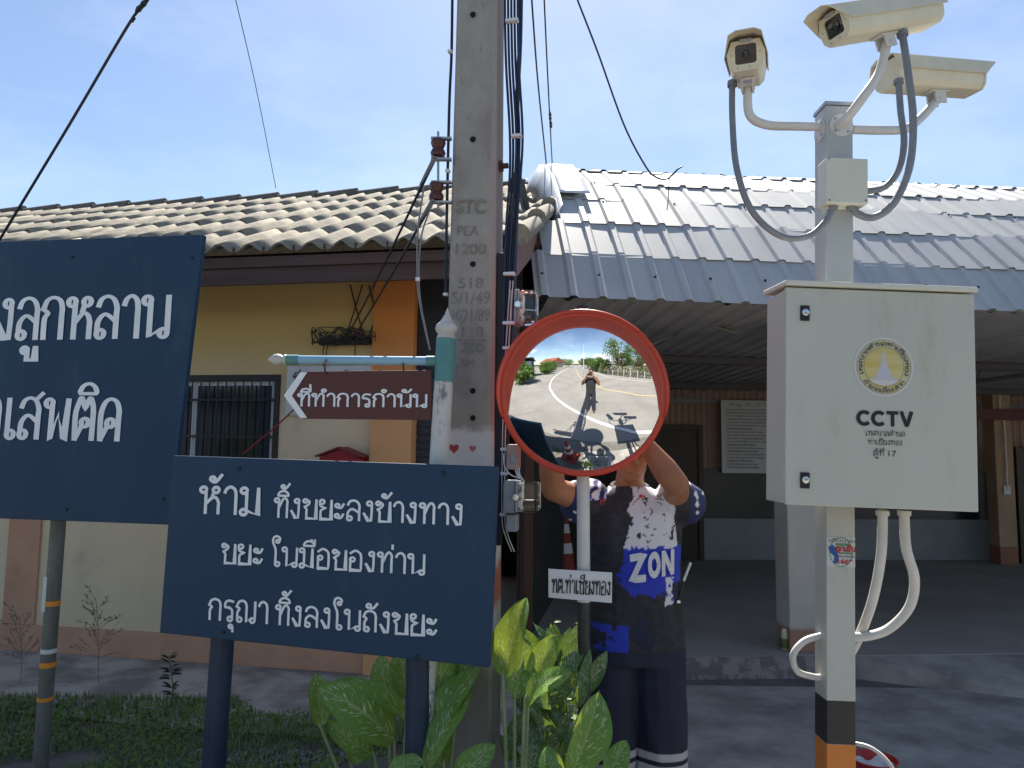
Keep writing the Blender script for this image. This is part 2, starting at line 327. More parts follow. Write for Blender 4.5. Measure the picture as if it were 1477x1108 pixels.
black_rub = mat('black plastic', (.012, .012, .014), .45)
dark_wire = mat('black cable sheath', (.010, .012, .020), .45)
blue_cable = mat('dark blue cable sheath', (.012, .020, .055), .32)
white_strap = mat('white clip plastic', (.62, .64, .68), .45)
chrome = mat('worn chrome', (.7, .7, .7), .2, 1.0)
glass_dark = mat('dark camera glass', (.006, .006, .010), .06, spec=.8)
clear = mat('meter glass', (.92, .97, .95), .03, trans=1.0, ior=1.35)
grey_meter = mat('grey meter casing', (.34, .36, .38), .45, col2=(.26, .28, .31), scale=18)
conc_pole = mat('weathered pole concrete', (.37, .35, .32), .92, col2=(.225, .213, .197), scale=5.5, lo=.32, hi=.68, spot=(.075, .07, .066), spscale=17, splo=.60, sphi=.78, bump=.35, bscale=120, stretch=(1, 1, .55))
zband(conc_pole, [(.085, .3, .005, (.345, .295, .27))], .02, 30, axis=0)
zband(conc_pole, [(-.2, 1.69, .012, (.55, .53, .52)), (-.2, 1.18, .03, (.40, .13, .07)), (-.2, 1.02, .02, (.42, .40, .38)), (-.2, .80, .03, (.22, .21, .195))], .10, 14)
engrave = mat('weathered cast numerals', (.165, .155, .14), .95, col2=(.27, .255, .23), scale=60)
red_paint = mat('red mirror plastic', (.62, .06, .03), .36, col2=(.54, .048, .025), scale=5, spec=.5)
brown_sign = mat('brown sign sheet', (.085, .022, .020), .5, col2=(.10, .03, .026), scale=3)
teal = mat('teal painted steel', (.085, .235, .24), .5, col2=(.11, .27, .28), scale=9, spot=(.35, .40, .40), spscale=25, splo=.68, sphi=.76)
sky_pipe = mat('pale blue painted pipe', (.22, .42, .56), .4, col2=(.28, .47, .60), scale=9, stretch=(.4, 1, 1))
peel = mat('peeling white paint on post', (.62, .62, .60), .6, col2=(.50, .50, .48), scale=6, spot=(.17, .20, .20), spscale=17, splo=.52, sphi=.6, stretch=(1, 1, .5))
brownsp = mat('brown glazed ceramic', (.075, .022, .014), .25, spec=.6)
rust = mat('rusty metal', (.13, .06, .035), .8, col2=(.07, .04, .03), scale=30)

# ---------------------------------------------------------------- ground, road
soil = mat('dry compact soil', (.17, .16, .145), .95, col2=(.11, .105, .095), scale=3, spot=(.24, .23, .215), spscale=40, bump=.4, bscale=60)
asph = mat('sun bleached asphalt', (.255, .245, .225), .9, col2=(.19, .183, .17), scale=.55, spot=(.15, .146, .14), spscale=1.6, splo=.60, sphi=.72, bump=.25, bscale=160)
fore = mat('forecourt concrete', (.38, .355, .325), .9, col2=(.20, .188, .175), scale=2.3, lo=.36, hi=.62, spot=(.40, .38, .35), spscale=5.5, splo=.60, sphi=.80, bump=.25, bscale=110)
pave = mat('worn concrete apron', (.47, .43, .39), .92, col2=(.24, .215, .195), scale=2.1, lo=.42, hi=.58, spot=(.46, .43, .40), spscale=9, splo=.62, sphi=.72, bump=.25, bscale=90)
yline = mat('yellow road paint', (.55, .42, .16), .7); wline = mat('white road paint', (.74, .74, .72), .7, col2=(.6, .6, .58), scale=12)
def sheet(name, pts, z, m, kind='structure'):
    mb = MB(); mb.add([(p[0], p[1], z) for p in pts], [tuple(range(len(pts)))]); o = mb.build(name, m); tag(o, kind=kind); return o
sheet('ground', [(-300, -300), (300, -300), (300, 300), (-300, 300)], -0.012, soil)
g0 = G(0, 1000)
sheet('forecourt', [(.05, 1.7), (6.5, 1.4), (6.5, 5.12), (.05, 5.12)], 0.0, fore)
sheet('apron', [(-6.4, 5.2), (-1.9, 4.25), (-.2, 4.05), (.04, 4.2), (.04, 5.6), (-1.0, 5.4), (-6.2, 6.25)], 0.0, pave)

def ribbon(name, pts, wd, z, m):
    mb = MB(); pts = [Vector((p[0], p[1], 0)) for p in pts]; vs = []; n = len(pts)
    for i in range(n):
        t = (pts[min(i + 1, n - 1)] - pts[max(i - 1, 0)]).normalized(); k = Vector((-t.y, t.x, 0)) * (wd / 2)
        a = pts[i] + k; b = pts[i] - k; vs += [(a.x, a.y, z), (b.x, b.y, z)]
    mb.add(vs, [(2 * i, 2 * i + 1, 2 * i + 3, 2 * i + 2) for i in range(n - 1)]); o = mb.build(name, m); tag(o, kind='structure'); return o
# the road: the photographer stands on its edge line; it bends away behind him to the left
sheet('roadside', [(-40, 1.35), (40, 1.35), (40, -40), (-60, -160), (-80, -160)], -.009, asph)
LINE = spline([(14, 3.0, 0), (6, 2.15, 0), (1.88, 1.2, 0), (1.14, .89, 0), (.35, .46, 0), (-.39, -.03, 0), (-1.44, -.79, 0), (-2.67, -2.0, 0), (-4.45, -4.58, 0), (-7.2, -11.4, 0), (-12.5, -30, 0), (-23, -70, 0), (-41, -134, 0)], 8)
MIDL = spline([(30, 4.0, 0), (14, 1.2, 0), (4.2, -1.62, 0), (2.1, -2.77, 0), (.15, -4.43, 0), (-2.56, -9.9, 0), (-4.6, -16.5, 0), (-10.3, -36, 0), (-20.2, -70, 0), (-38, -134, 0)], 8)
EDGE = spline([(30, -2.2, 0), (14, -4.4, 0), (7.3, -6.0, 0), (2.6, -8.8, 0), (.4, -13, 0), (-1.4, -19, 0), (-7.2, -38, 0), (-17, -70, 0), (-35, -134, 0)], 8)
def resample(p, n=90):
    L = [0]
    for a, b in zip(p, p[1:]): L.append(L[-1] + (b - a).length)
    out = []; k = 0
    for i in range(n + 1):
        t = L[-1] * i / n
        while k < len(L) - 2 and L[k + 1] < t: k += 1
        out.append(p[k].lerp(p[k + 1], (t - L[k]) / max(1e-9, L[k + 1] - L[k])))
    return out
ra, rb2 = resample(LINE), resample(EDGE); mb = MB(); mb.add([(p.x, p.y, -.005) for p in ra] + [(p.x, p.y, -.005) for p in rb2], [(i, i + 1, 91 + i + 1, 91 + i) for i in range(90)]); tag(mb.build('road', asph), kind='structure')
ribbon('road_line', LINE, .13, .0, wline); ribbon('road_line', MIDL, .11, .0, yline); ribbon('road_line', EDGE, .11, .0, wline)

# ---------------------------------------------------------------- left building
LA = P(530, 965, 5.3); LA.z = 0
LB = thing('office_building', 'yellow rendered office with corrugated cement tile roof and orange corner column', 'building', LA, (0, 0, R(-10)))
LF = FR(LB)
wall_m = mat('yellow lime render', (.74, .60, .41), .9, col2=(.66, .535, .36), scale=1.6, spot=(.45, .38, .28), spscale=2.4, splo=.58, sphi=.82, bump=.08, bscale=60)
zband(wall_m, [(2.16, 9, .26, (.66, .43, .155))], .10, 2)  # eave shade and ground bounce put into the colour: ochre above, cream below
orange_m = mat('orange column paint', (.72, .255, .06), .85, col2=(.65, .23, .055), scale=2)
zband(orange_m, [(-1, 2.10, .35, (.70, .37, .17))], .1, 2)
peach_m = mat('peach pilaster paint', (.60, .34, .22), .88, col2=(.50, .275, .175), scale=2.5, spot=(.33, .22, .16), spscale=6, splo=.60, sphi=.8)
fascia_m = mat('dark brown fascia board', (.060, .032, .028), .7, col2=(.095, .055, .048), scale=4, stretch=(.25, 1, 3), bump=.1)
tile_m = mat('weathered cement tile', (.31, .283, .228), .95, col2=(.205, .187, .15), scale=12, lo=.3, hi=.7, spot=(.085, .08, .07), spscale=20, splo=.54, sphi=.76, bump=.25, bscale=90)
soffit_m = mat('dark soffit board', (.05, .035, .03), .9)
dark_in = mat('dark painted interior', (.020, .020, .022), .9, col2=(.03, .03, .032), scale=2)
xe = LF.px(545, 430, 0).x; xo0 = LF.px(538, 600, 0).x; xo1 = LF.px(594, 430, -.12).x
def lx(x, y, d=0): return LF.px(x, y, d)
wx0, wx1, wz0, wz1 = lx(284, 600).x - .42, lx(403, 600).x, 1.15, lx(340, 541).z
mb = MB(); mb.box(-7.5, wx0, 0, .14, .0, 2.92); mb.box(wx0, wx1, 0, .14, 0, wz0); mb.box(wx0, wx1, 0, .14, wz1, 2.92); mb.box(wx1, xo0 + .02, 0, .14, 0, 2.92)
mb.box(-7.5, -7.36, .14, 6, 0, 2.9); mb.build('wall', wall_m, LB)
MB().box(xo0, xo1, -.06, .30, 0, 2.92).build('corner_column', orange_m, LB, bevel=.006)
# peach plinth and pilasters
pz = lx(230, 912).z
MB().box(-7.52, xo0 - .002, -.022, .0, 0, pz).build('plinth', peach_m, LB, bevel=.004)
for a, b in ((10, 56), (-330, -285)):
    x0 = lx(a, 830).x; x1 = lx(b, 830).x
    MB().box(x0, x1, -.018, .0, pz + .002, 2.9).build('pilaster', peach_m, LB, bevel=.003)
# dark opening right of the column with a roller shutter
x2 = .75
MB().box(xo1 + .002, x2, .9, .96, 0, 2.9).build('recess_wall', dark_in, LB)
perf = mat('dark perforated screen', (.022, .024, .030), .6, spot=(.002, .002, .002), spscale=30, splo=.62, sphi=.64, stretch=(1, 1, .7))
MB().box(xo1 + .004, xo1 + .32, .02, .05, lx(600, 540, .02).z, 2.9).build('vent_screen', perf, LB)
shut = mat('grey blue roller shutter', (.045, .050, .062), .5, .2)
def shw(u, v):
    z = 0.0 + v * (lx(600, 540, .05).z); return (xo1 + .004 + u * .32, .06 + .006 * math.sin(z * 2 * math.pi / .055), z)
MB().grid(1, 200, shw).build('roller_shutter', shut, LB, smooth=60)
MB().box(xo1 + .33, xo1 + .37, .0, .05, 0, lx(625, 610, 0).z).build('door_frame', mat('old brass trim', (.45, .33, .16), .5), LB, bevel=.004)
# window with bars
wf = mat('dark window frame', (.028, .018, .016), .55); wfw = mat('white window frame', (.55, .56, .58), .45); wg = mat('dark window glass', (.02, .022, .032), .08, spec=.7)
wb = mat('black security bars', (.012, .012, .014), .5)
win = MB()
for a in ((wx0, wx1, wz1 - .045, wz1), (wx0, wx1, wz0, wz0 + .045), (wx0, wx0 + .045, wz0 + .045, wz1 - .045), (wx1 - .045, wx1, wz0 + .045, wz1 - .045)): win.box(a[0], a[1], -.012, .08, a[2], a[3])
WN = win.build('window', wf, LB, bevel=.003)
f2 = MB(); ax0, ax1, az0, az1 = wx0 + .05, wx1 - .05, wz0 + .05, wz1 - .05; xm = (ax0 + ax1) / 2
for a in ((ax0, ax1, az1 - .03, az1), (ax0, ax1, az0, az0 + .03), (ax0, ax0 + .03, az0 + .03, az1 - .03), (ax1 - .03, ax1, az0 + .03, az1 - .03), (lx(281, 600, .03).x - .02, lx(281, 600, .03).x + .02, az0 + .03, az1 - .03)): f2.box(a[0], a[1], .02, .05, a[2], a[3])
f2.build('sash', wfw, WN, bevel=.002)
MB().box(ax0 + .03, ax1 - .03, .034, .04, az0 + .03, az1 - .03).build('pane', wg, WN)
bb = MB(); n = 14
for i in range(n): x = ax0 + .04 + (ax1 - ax0 - .08) * i / (n - 1); bb.tube([(x, .0, az0 + .0), (x, .0, az1)], .006, 6)
for k in (.2, .52, .84): z = az0 + (az1 - az0) * k; bb.box(ax0, ax1, -.004, .002, z - .008, z + .008)
bb.build('security_bars', wb, WN)
# roof: wave tiles in courses
EY, EZ, SL = -.72, 2.86, .47
rx0, rx1 = -7.9, lx(745, 372, EY).x
PITCHW, AMP = .212, .031
def wave(x): 
    c = math.cos(2 * math.pi * x / PITCHW); return AMP * (c if c > 0 else c * .75)
rt = MB(); NC = 5; EXP = .72
nxw = int((rx1 - rx0) / PITCHW * 10)
for k in range(NC):
    y0 = EY + EXP * k - (.0 if k == 0 else .12); y1 = EY + EXP * (k + 1)
    def fn(u, v):
        x = rx0 + u * (rx1 - rx0); y = y0 + v * (y1 - y0); cr = math.floor(x / PITCHW + .5) % 2; lift = (.005 + (.014 if cr else .0) * max(0, math.cos(2 * math.pi * x / PITCHW))) * (1 - v) if k else .008 * (1 - v)
        jog = .014 * math.sin(17.3 * math.floor(x / (PITCHW * 2)) + 5.1 * k)
        return (x, y + (jog * (1 - v)), EZ + (y - EY) * SL + wave(x) + lift)
    rt.grid(nxw, 3, fn)
RT = rt.build('roof', tile_m, LB, smooth=50, solid=.011)
rm = MB(); ry = EY + EXP * NC; rz = EZ + SL * EXP * NC
L_ = int((rx1 - rx0) / .5)
for i in range(L_): 
    a = rx0 + i * .5; rm.tube([(a, ry - .02, rz - .01), (a + .53, ry - .02, rz + .012)], [.055, .072], 12)
rm.build('ridge', mat('shade toned ridge cement', (.15, .145, .135), .95, col2=(.09, .088, .082), scale=14), RT, smooth=50)  # tone darker than the tiles, carries the shadowed side of the ridge
MB().add([(rx0, ry, rz - .05), (rx1, ry, rz - .05), (rx1, ry + 4, rz - 1.9), (rx0, ry + 4, rz - 1.9)], [(0, 1, 2, 3)]).build('rear_roof', tile_m, LB, solid=.02)
hk0 = None
for i in range(int((rx1 - rx0) / PITCHW)):
    x = rx0 + (i + .5) * PITCHW; x -= (x % PITCHW) - PITCHW * .5
    if hk0 is None: hk0 = MB().box(-.005, .005, -.006, .01, -.03, .018).build('tile_hook', rust, RT); q_ = hk0
    else: q_ = hk0.copy(); COL.objects.link(q_)
    q_.location = (x, EY, EZ)
# verge cover along the right edge
vg = MB(); 
for k in range(5):
    a = EY + k * .72; vg.tube([(rx1 + .02, a - .02, EZ + (a - EY) * SL + .02), (rx1 + .02, a + .74, EZ + (a + .72 - EY) * SL + .0)], [.070, .055], 12)
vg.build('verge_tile', tile_m, RT, smooth=50)
fb = lx(480, 408, EY + .1).z; 
MB().box(rx0, rx1 - .02, EY + .05, EY + .075, fb + .11, EZ - .035).build('fascia_board', fascia_m, LB)
MB().box(rx0, rx1 - .02, EY + .076, EY + .1, fb, fb + .12).build('lower_fascia', fascia_m, LB)
barge_m = mat('pinkish brown bargeboard', (.30, .17, .15), .7, col2=(.24, .13, .115), scale=3)
bg_ = MB(); bg_.add([(rx1 - .015, EY + .02, fb - .02), (rx1 - .015, 2.8, fb - .02 + 3.5 * SL), (rx1 - .015, 2.8, EZ - .02 + 3.5 * SL - .04), (rx1 - .015, EY + .02, EZ - .04)], [(0, 1, 2, 3)]); bg_.build('bargeboard', barge_m, LB, solid=.024)
MB().add([(rx0, EY + .1, fb + .14), (rx1 - .03, EY + .1, fb + .14), (rx1 - .03, .0, EZ + (-EY) * SL - .16), (rx0, 0, EZ + (-EY) * SL - .16)], [(0, 1, 2, 3)]).build('soffit', soffit_m, LB)
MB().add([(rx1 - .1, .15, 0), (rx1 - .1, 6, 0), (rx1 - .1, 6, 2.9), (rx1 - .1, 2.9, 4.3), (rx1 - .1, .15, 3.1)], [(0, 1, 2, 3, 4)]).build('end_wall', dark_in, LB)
# things on that wall
sg = tag(MB().box(0, .01, 0, .01, 0, .01).build('x', None)); bpy.data.objects.remove(sg)
a0 = lx(414, 528, -.03); a1 = lx(566, 600, -.03)
WS = thing('wall_sign', 'white office name board on the yellow wall behind the brown arrow sign', 'sign', LF.w((a0.x, -.03, a1.z)), (0, 0, R(-10)))
W_, H_ = a1.x - a0.x, a0.z - a1.z
MB().box(0, W_, 0, .02, 0, H_).build('board', white_paint, WS, bevel=.004)
black_letter = mat('black lettering', (.015, .016, .02), .6)
mb = MB(); thai(mb, 'ที่ทำการผู้ใหญ่บ้าน', (.05, -.001, H_ * .64), (W_ - .02, -.001, H_ * .64), (0, 0, 1), (0, -1, 0), H_ * .17, .14); mb.build('lettering', black_letter, WS)
# red letterbox
LBX = thing('letterbox', 'small red pitched roof box with white writing on the yellow wall', 'letterbox', LF.w((lx(473, 690).x, -.16, lx(500, 745, -.16).z)), (0, 0, R(-10)))
bw = lx(532, 660, -.16).x - lx(473, 660, -.16).x; bh = lx(500, 660, -.16).z - lx(500, 745, -.16).z
redbox = mat('red letterbox paint', (.33, .018, .022), .45, col2=(.27, .015, .02), scale=8)
MB().box(0, bw, 0, .14, 0, bh).build('body', redbox, LBX, bevel=.004)
MB().prism([(-.02, bh + .001), (bw / 2, bh + .062), (bw + .02, bh + .001), (bw + .02, bh + .012), (bw / 2, bh + .075), (-.02, bh + .012)], -.03, .15).build('roof', mat('dark red lid', (.20, .012, .016), .5), LBX)
MB().prism([(0, bh + .001), (bw, bh + .001), (bw / 2, bh + .06)], .0, .14).build('gable', redbox, LBX)
mb = MB(); thai(mb, 'ตู้แสดงความคิดเห็น', (.02, 0, bh - .10), (bw - .02, 0, bh - .10), (0, 0, 1), (0, -1, 0), .035, .2); mb.build('lettering', white_letter, LBX)
# cable rack with a tangle on the wall
CR = thing('cable_rack', 'dark wooden rack with a tangle of old wires on the yellow wall', 'cable rack', LF.w((lx(464, 492).x, -.05, lx(464, 492).z)), (0, 0, R(-10)))
lw = lx(536, 492).x - lx(464, 492).x
MB().box(0, lw, 0, .05, -.035, .015).build('bar', mat('old grey wood', (.05, .042, .036), .9), CR, bevel=.004)
tg = MB(); rnd = random.Random(3)
for i in range(26):
    x = rnd.uniform(0, lw); q = [(x + rnd.uniform(-.02, .02), -.01 - rnd.uniform(0, .02), rnd.uniform(-.04, .02))]
    for k in range(4): q.append((min(max(q[-1][0] + rnd.uniform(-.14, .14), -.03), lw + .06), -.01 - rnd.uniform(0, .05), rnd.uniform(-.05, .09) if k < 3 else -.02))
    tg.tube(spline(q, 6), .0035, 5)
tg.build('wire_tangle', mat('dusty wire', (.055, .045, .04), .7), CR)
lp = MB()
for (a, b, c) in ((505, 410, 527), (523, 410, 496), (532, 412, 555), (553, 420, 530)):
    p = lx(a, b, -.02); q = lx(c, 492, -.02); o = Vector((lx(464, 492).x, -.05, lx(464, 492).z))
    lp.tube(sag(p - o, q - o, .01), .005, 6)
for (a, c, y2) in ((470, 466, 515), (475, 471, 516), (513, 512, 515)):
    o = Vector((lx(464, 492).x, -.05, lx(464, 492).z)); lp.tube([lx(a, 488, -.03) - o, lx(c, 505, -.03) - o, lx(c, 1000 - 440, -.01) - o], .004, 5)
lp.build('hanging_wires', dark_wire, CR)
rw = MB(); rw.tube([lx(350, 655, -.1), lx(395, 618, -.1), lx(425, 590, -.06), lx(490, 528, -.02)], .006, 6)
rwo = rw.build('red_cord', mat('red cord', (.30, .03, .02), .6)); rwo.matrix_world = LF.M; tag(rwo, 'thin red cord strung diagonally across the barred window', 'cord')

# ---------------------------------------------------------------- pavilion with the barrel roof
PA = Vector((.0, 5.18, 0)); PB = thing('pavilion', 'open fronted hall under a curved silver metal sheet roof', 'building', PA, (0, 0, R(4.5)))
PF = FR(PB)
def px(x, y, d=0): return PF.px(x, y, d)
FZ = .14
floor_m = mat('dusty hall floor', (.36, .335, .31), .75, col2=(.28, .262, .245), scale=1.5, bump=.05); step_m = mat('worn step edge', (.32, .26, .26), .9, col2=(.17, .155, .16), scale=9, lo=.45, hi=.55, bump=.3)
mb = MB(); mb.box(.02, 14, .02, 6.6, -.05, FZ); mb.build('floor_slab', floor_m, PB)
MB().box(.02, 2.26, .0, .0195, -.05, FZ - .004).build('step_edge', step_m, PB)
# ramp on the right
rx_ = px(1283, 950, 0).x
rp = MB(); rp.add([(rx_ - .35, .018, -.03), (rx_ + .9, -.75, -.03), (rx_ + 6, -.75, -.03), (rx_ + 6, .018, -.03), (rx_ - .25, .018, FZ - .006), (rx_ + .95, -.72, .004), (rx_ + 6, -.72, .004), (rx_ + 6, .018, FZ - .006)], [(0, 3, 2, 1), (4, 5, 6, 7), (0, 1, 5, 4), (1, 2, 6, 5), (2, 3, 7, 6), (3, 0, 4, 7)]); rp.build('ramp', fore, PB)
# roof
steel = mat('aged silver roof sheet', (.47, .48, .485), .62, .0, col2=(.36, .37, .38), scale=3.5, lo=.3, hi=.7, spot=(.44, .43, .42), spscale=14, splo=.62, sphi=.85, stretch=(1, .25, .25), bump=.03, bscale=50)
steel2 = mat('bright flashing sheet', (.66, .67, .68), .4, .2, col2=(.58, .59, .60), scale=4)
under = mat('roof sheet underside', (.48, .47, .46), .6, .0, col2=(.38, .37, .365), scale=3)
ye, ze = -.43, 2.58
prof = [(0, 0)]
for sl_, dt in ((51, .318), (45, .35), (40.8, .36), (38, .33), (30.5, .55), (22, .6), (13, .6), (4, .6)):
    prof.append((prof[-1][0] + dt, prof[-1][1] + dt * math.tan(R(sl_))))
for sl_, dt in ((-6, .6), (-16, .6), (-27, .6), (-38, .6), (-46, .5)): prof.append((prof[-1][0] + dt, prof[-1][1] + dt * math.tan(R(sl_))))
xl = px(772, 425, ye).x; xr = 13.0; RP = .196
def ribx(i): return xl + .06 + i * RP
sec = []          # x, height of the trapezoid profile
sec.append((xl, 0)); i = 0
while ribx(i) + .06 < xr:
    c = ribx(i); sec += [(c - .036, 0), (c - .017, .019), (c + .017, .019), (c + .036, 0)]; i += 1
sec.append((xr, 0))
xg = px(806, 275, ye + 1.03).x; rf = MB(); rb = MB()
for k in range(len(prof) - 1):
    (t0, z0), (t1, z1) = prof[k], prof[k + 1]; dx, dz = t1 - t0, z1 - z0; l = math.hypot(dx, dz); nx_, nz_ = -dz / l, dx / l
    ov = .05; a = (t0 - dx / l * (.035 if k else 0), z0 - dz / l * (.035 if k else 0)); lf0 = .004 if k else .0
    def pt(x, h, end):
        if end == 0: t, z, q = a[0], a[1], lf0
        else: t, z, q = t1, z1, 0
        wob = .004 * math.sin(x * 3.1 + k * 2.2)
        return (x, ye + t + nx_ * (h + q + wob), ze + z + nz_ * (h + q + wob))
    sx_ = (xl, xl + .085, xg - .03)[k] if k < 3 else xg; sk = [q_ for q_ in sec if q_[0] > sx_ + .02]
    while sk[0][1] > 0 or sk[1][1] == 0: sk = sk[1:]
    sk = [(sx_, 0)] + sk
    n = len(sk); rf.add([pt(x, h, 0) for x, h in sk] + [pt(x, h, 1) for x, h in sk], [(j, j + 1, n + j + 1, n + j) for j in range(n - 1)])
RF = rf.build('roof', steel, PB, solid=.0015)
sc0 = None
for k, (t, fr) in enumerate(((0, .45), (2, .8), (3, .9))):
    for j in range(0, 60, 2 if k == 0 else 3):
        c = ribx(j); (t0, z0), (t1, z1) = prof[t], prof[t + 1]; q = fr; p = (c, ye + t0 + (t1 - t0) * q, ze + z0 + (z1 - z0) * q); l = math.hypot(t1 - t0, z1 - z0); nn = Vector((0, -(z1 - z0) / l, (t1 - t0) / l))
        if sc0 is None: sc0 = MB().tube([(0, 0, .018), (0, 0, .030)], .009, 6).build('roof_screw', black_rub, RF); q_ = sc0
        else: q_ = sc0.copy(); COL.objects.link(q_)
        q_.location = p; q_.rotation_euler = (math.atan2(z1 - z0, t1 - t0), 0, 0)
# flashing sheet over the upper left end, with a curved gable face
def onprof(s):                    # s in [0, n): point on profile
    k = min(int(s), len(prof) - 2); f = s - k; return (prof[k][0] + (prof[k + 1][0] - prof[k][0]) * f, prof[k][1] + (prof[k + 1][1] - prof[k][1]) * f)
fl = MB(); xf0, xf1 = xg, px(850, 275, ye + 1.03).x
def ff(u, v):
    s = 2.95 + v * 6; t, z = onprof(s); t2, z2 = onprof(s + .1); l = math.hypot(t2 - t, z2 - z); n_ = (-(z2 - z) / l, (t2 - t) / l)
    return (xf0 + u * (xf1 - xf0), ye + t + n_[0] * .055, ze + z + n_[1] * .055)
fl.grid(3, 40, ff).build('end_flashing', steel2, RF, smooth=40, solid=.003)
ga = MB()
def gf(u, v):
    s = 2.3 + v * 6.4; t, z = onprof(s); t2, z2 = onprof(s + .1); l = math.hypot(t2 - t, z2 - z); n_ = (-(z2 - z) / l, (t2 - t) / l); h = .053 - u * .36
    return (xf0 - .002 - .15 * u, ye + t + n_[0] * h, ze + z + n_[1] * h)
ga.grid(2, 46, gf).build('gable_trim', mat('pale blue grey trim sheet', (.42, .46, .50), .45, .3, col2=(.34, .38, .42), scale=5), RF, smooth=40, solid=.003)
gw = MB(); gp = [onprof(v * .25) for v in range(0, 45)]
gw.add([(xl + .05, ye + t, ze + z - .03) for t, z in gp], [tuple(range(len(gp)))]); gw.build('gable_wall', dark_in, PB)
# ceiling liner and purlins seen from below
ce = MB()
def cf(u, v):
    x = xl + .1 + u * (xr - xl - .1); rr = (x / .16) % 1; h = .02 if rr < .3 else 0
    return (x, ye + .10 + v * 6.1, 2.60 - .16 * v - h)
ce.grid(520, 14, cf).build('ceiling_sheet', under, PB)
pu = MB()
for v in (.36, .70):
    z = 2.60 - .16 * v + .03; pu.box(xl + .1, xr, ye + .1 + v * 6.1 - .03, ye + .1 + v * 6.1 + .03, z - .12, z - .052)
pu.build('purlins', mat('dark red oxide steel', (.10, .09, .092), .7), PB)
br = MB()
for x in (5.0,):
    br.tube([(x, .1, 2.35), (x, 5.4, 2.35)], .022, 8)
    for k in range(6): br.tube([(x, .2 + k * .9, 2.35), (x, .65 + k * .9, 2.9)], .014, 6); br.tube([(x, .65 + k * .9, 2.9), (x, 1.1 + k * .9, 2.35)], .014, 6)
trm = mat('grey truss steel', (.14, .145, .155), .6); br.build('roof_truss', trm, PB)
MB().tube([(.75, .6, 2.25), (1.35, .6, 2.52)], .015, 8).build('diagonal_brace', trm, PB)
# back wall: pink brown boards above, black band, grey low wall
BY = 4.75
bz0 = px(1200, 748, BY).z; bz1 = px(1200, 678, BY).z
corr = mat('brown ribbed sheet', (.36, .24, .185), .7, col2=(.30, .195, .15), scale=2)
def bw_(u, v):
    x = .05 + u * 12; return (x, BY + (.012 if (x / .09) % 1 < .5 else 0), bz1 + v * (2.55 - bz1))
MB().grid(540, 1, bw_).build('back_wall', corr, PB)
band_m = mat('black tile band', (.018, .019, .022), .25, col2=(.025, .026, .03), scale=3); low_m = mat('grey cement dado', (.30, .31, .315), .8, col2=(.24, .25, .255), scale=2, bump=.1)
MB().box(.05, 12, BY - .06, BY + .05, bz0, bz1).build('wall_band', band_m, PB)
MB().box(.05, 12, BY - .04, BY + .05, FZ, bz0 - .002).build('dado', low_m, PB)
tr = px(1000, 578, BY - .05)
MB().box(.05, 12, BY - .05, BY - .01, tr.z - .03, tr.z + .03).build('wall_rail', mat('grey wall rail', (.26, .25, .24), .7), PB)
dm = mat('dark brown door', (.040, .024, .018), .5, col2=(.05, .03, .023), scale=3, stretch=(3, 1, .3))
d0 = px(966, 620, BY - .09); d1 = px(1008, 812, BY - .09)
DR = MB().box(d0.x - .75, d1.x, BY - .10, BY - .062, FZ, d0.z).build('door', dm, PB, bevel=.004)
MB().tube([(d1.x - .09, BY - .15, 1.05), (d1.x - .09, BY - .10, 1.05)], .025, 10).build('handle', chrome, DR)
df = MB(); df.box(d1.x, d1.x + .07, BY - .12, BY - .05, FZ, d0.z + .07); df.box(d0.x - .8, d1.x, BY - .12, BY - .05, d0.z, d0.z + .07); df.build('door_frame', dm, PB, bevel=.004)
# left part of the hall: darker, with a wooden post
lp0 = px(758, 700, .25); 
MB().box(lp0.x - .05, lp0.x + .06, .25, .36, FZ, 2.5).build('timber_post', mat('reddish timber post', (.10, .045, .03), .7, col2=(.07, .03, .02), scale=5, stretch=(2, 2, .3)), PB, bevel=.005)
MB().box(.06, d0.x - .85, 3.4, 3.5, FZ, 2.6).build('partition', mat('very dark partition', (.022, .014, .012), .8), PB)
# right brown column with conduit, door jamb
c0 = px(1438, 700, BY - .5); c1 = px(1462, 700, BY - .5)
tan_m = mat('tan column paint', (.42, .28, .175), .75, col2=(.36, .235, .15), scale=3); zband(tan_m, [(-1, FZ + .24, .01, (.30, .13, .08))])
MB().box(c0.x, c1.x + .02, BY - .5, BY - .3, FZ, 2.7).build('inner_column', tan_m, PB, bevel=.008)
MB().box(c0.x - .45, c1.x + .9, BY - .56, BY - .505, px(1440, 606, BY - .55).z, px(1440, 590, BY - .55).z).build('red_beam', mat('dark red beam', (.12, .045, .04), .7), PB)
MB().box(c1.x + .14, c1.x + 1.3, BY - .40, BY - .36, FZ, px(1470, 645, BY - .4).z).build('side_door', dm, PB, bevel=.004)
so_ = MB(); q = px(1453, 707, BY - .53); so_.box(q.x - .045, q.x + .05, BY - .53, BY - .501, q.z - .06, q.z + .06); so_.build('socket_box', white_paint, PB, bevel=.006)
cdt = MB(); cdt.tube(spline([(q.x, BY - .53, q.z), (q.x + .0, BY - .53, q.z + .9), (q.x - .05, BY - .53, q.z + 1.15), (q.x - .07, BY - .6, q.z + 1.7)], 6), .012, 8); cdt.build('conduit', white_pipe, PB, smooth=50)
# white front column
k0 = px(1137, 800, .10); k1 = px(1176, 800, .10)
colm = mat('cream column render', (.52, .49, .43), .85, col2=(.45, .42, .37), scale=3, bump=.1); zband(colm, [(-1, px(1150, 902, .1).z, .015, (.36, .20, .14))], .05, 9)
MB().box(k0.x - .0, k0.x + .23, .10, .33, FZ, 2.6).build('front_column', colm, PB, bevel=.01)
MB().box(k0.x + 3.6, k0.x + 3.83, .10, .33, FZ, 2.6).build('front_column', colm, PB, bevel=.01)
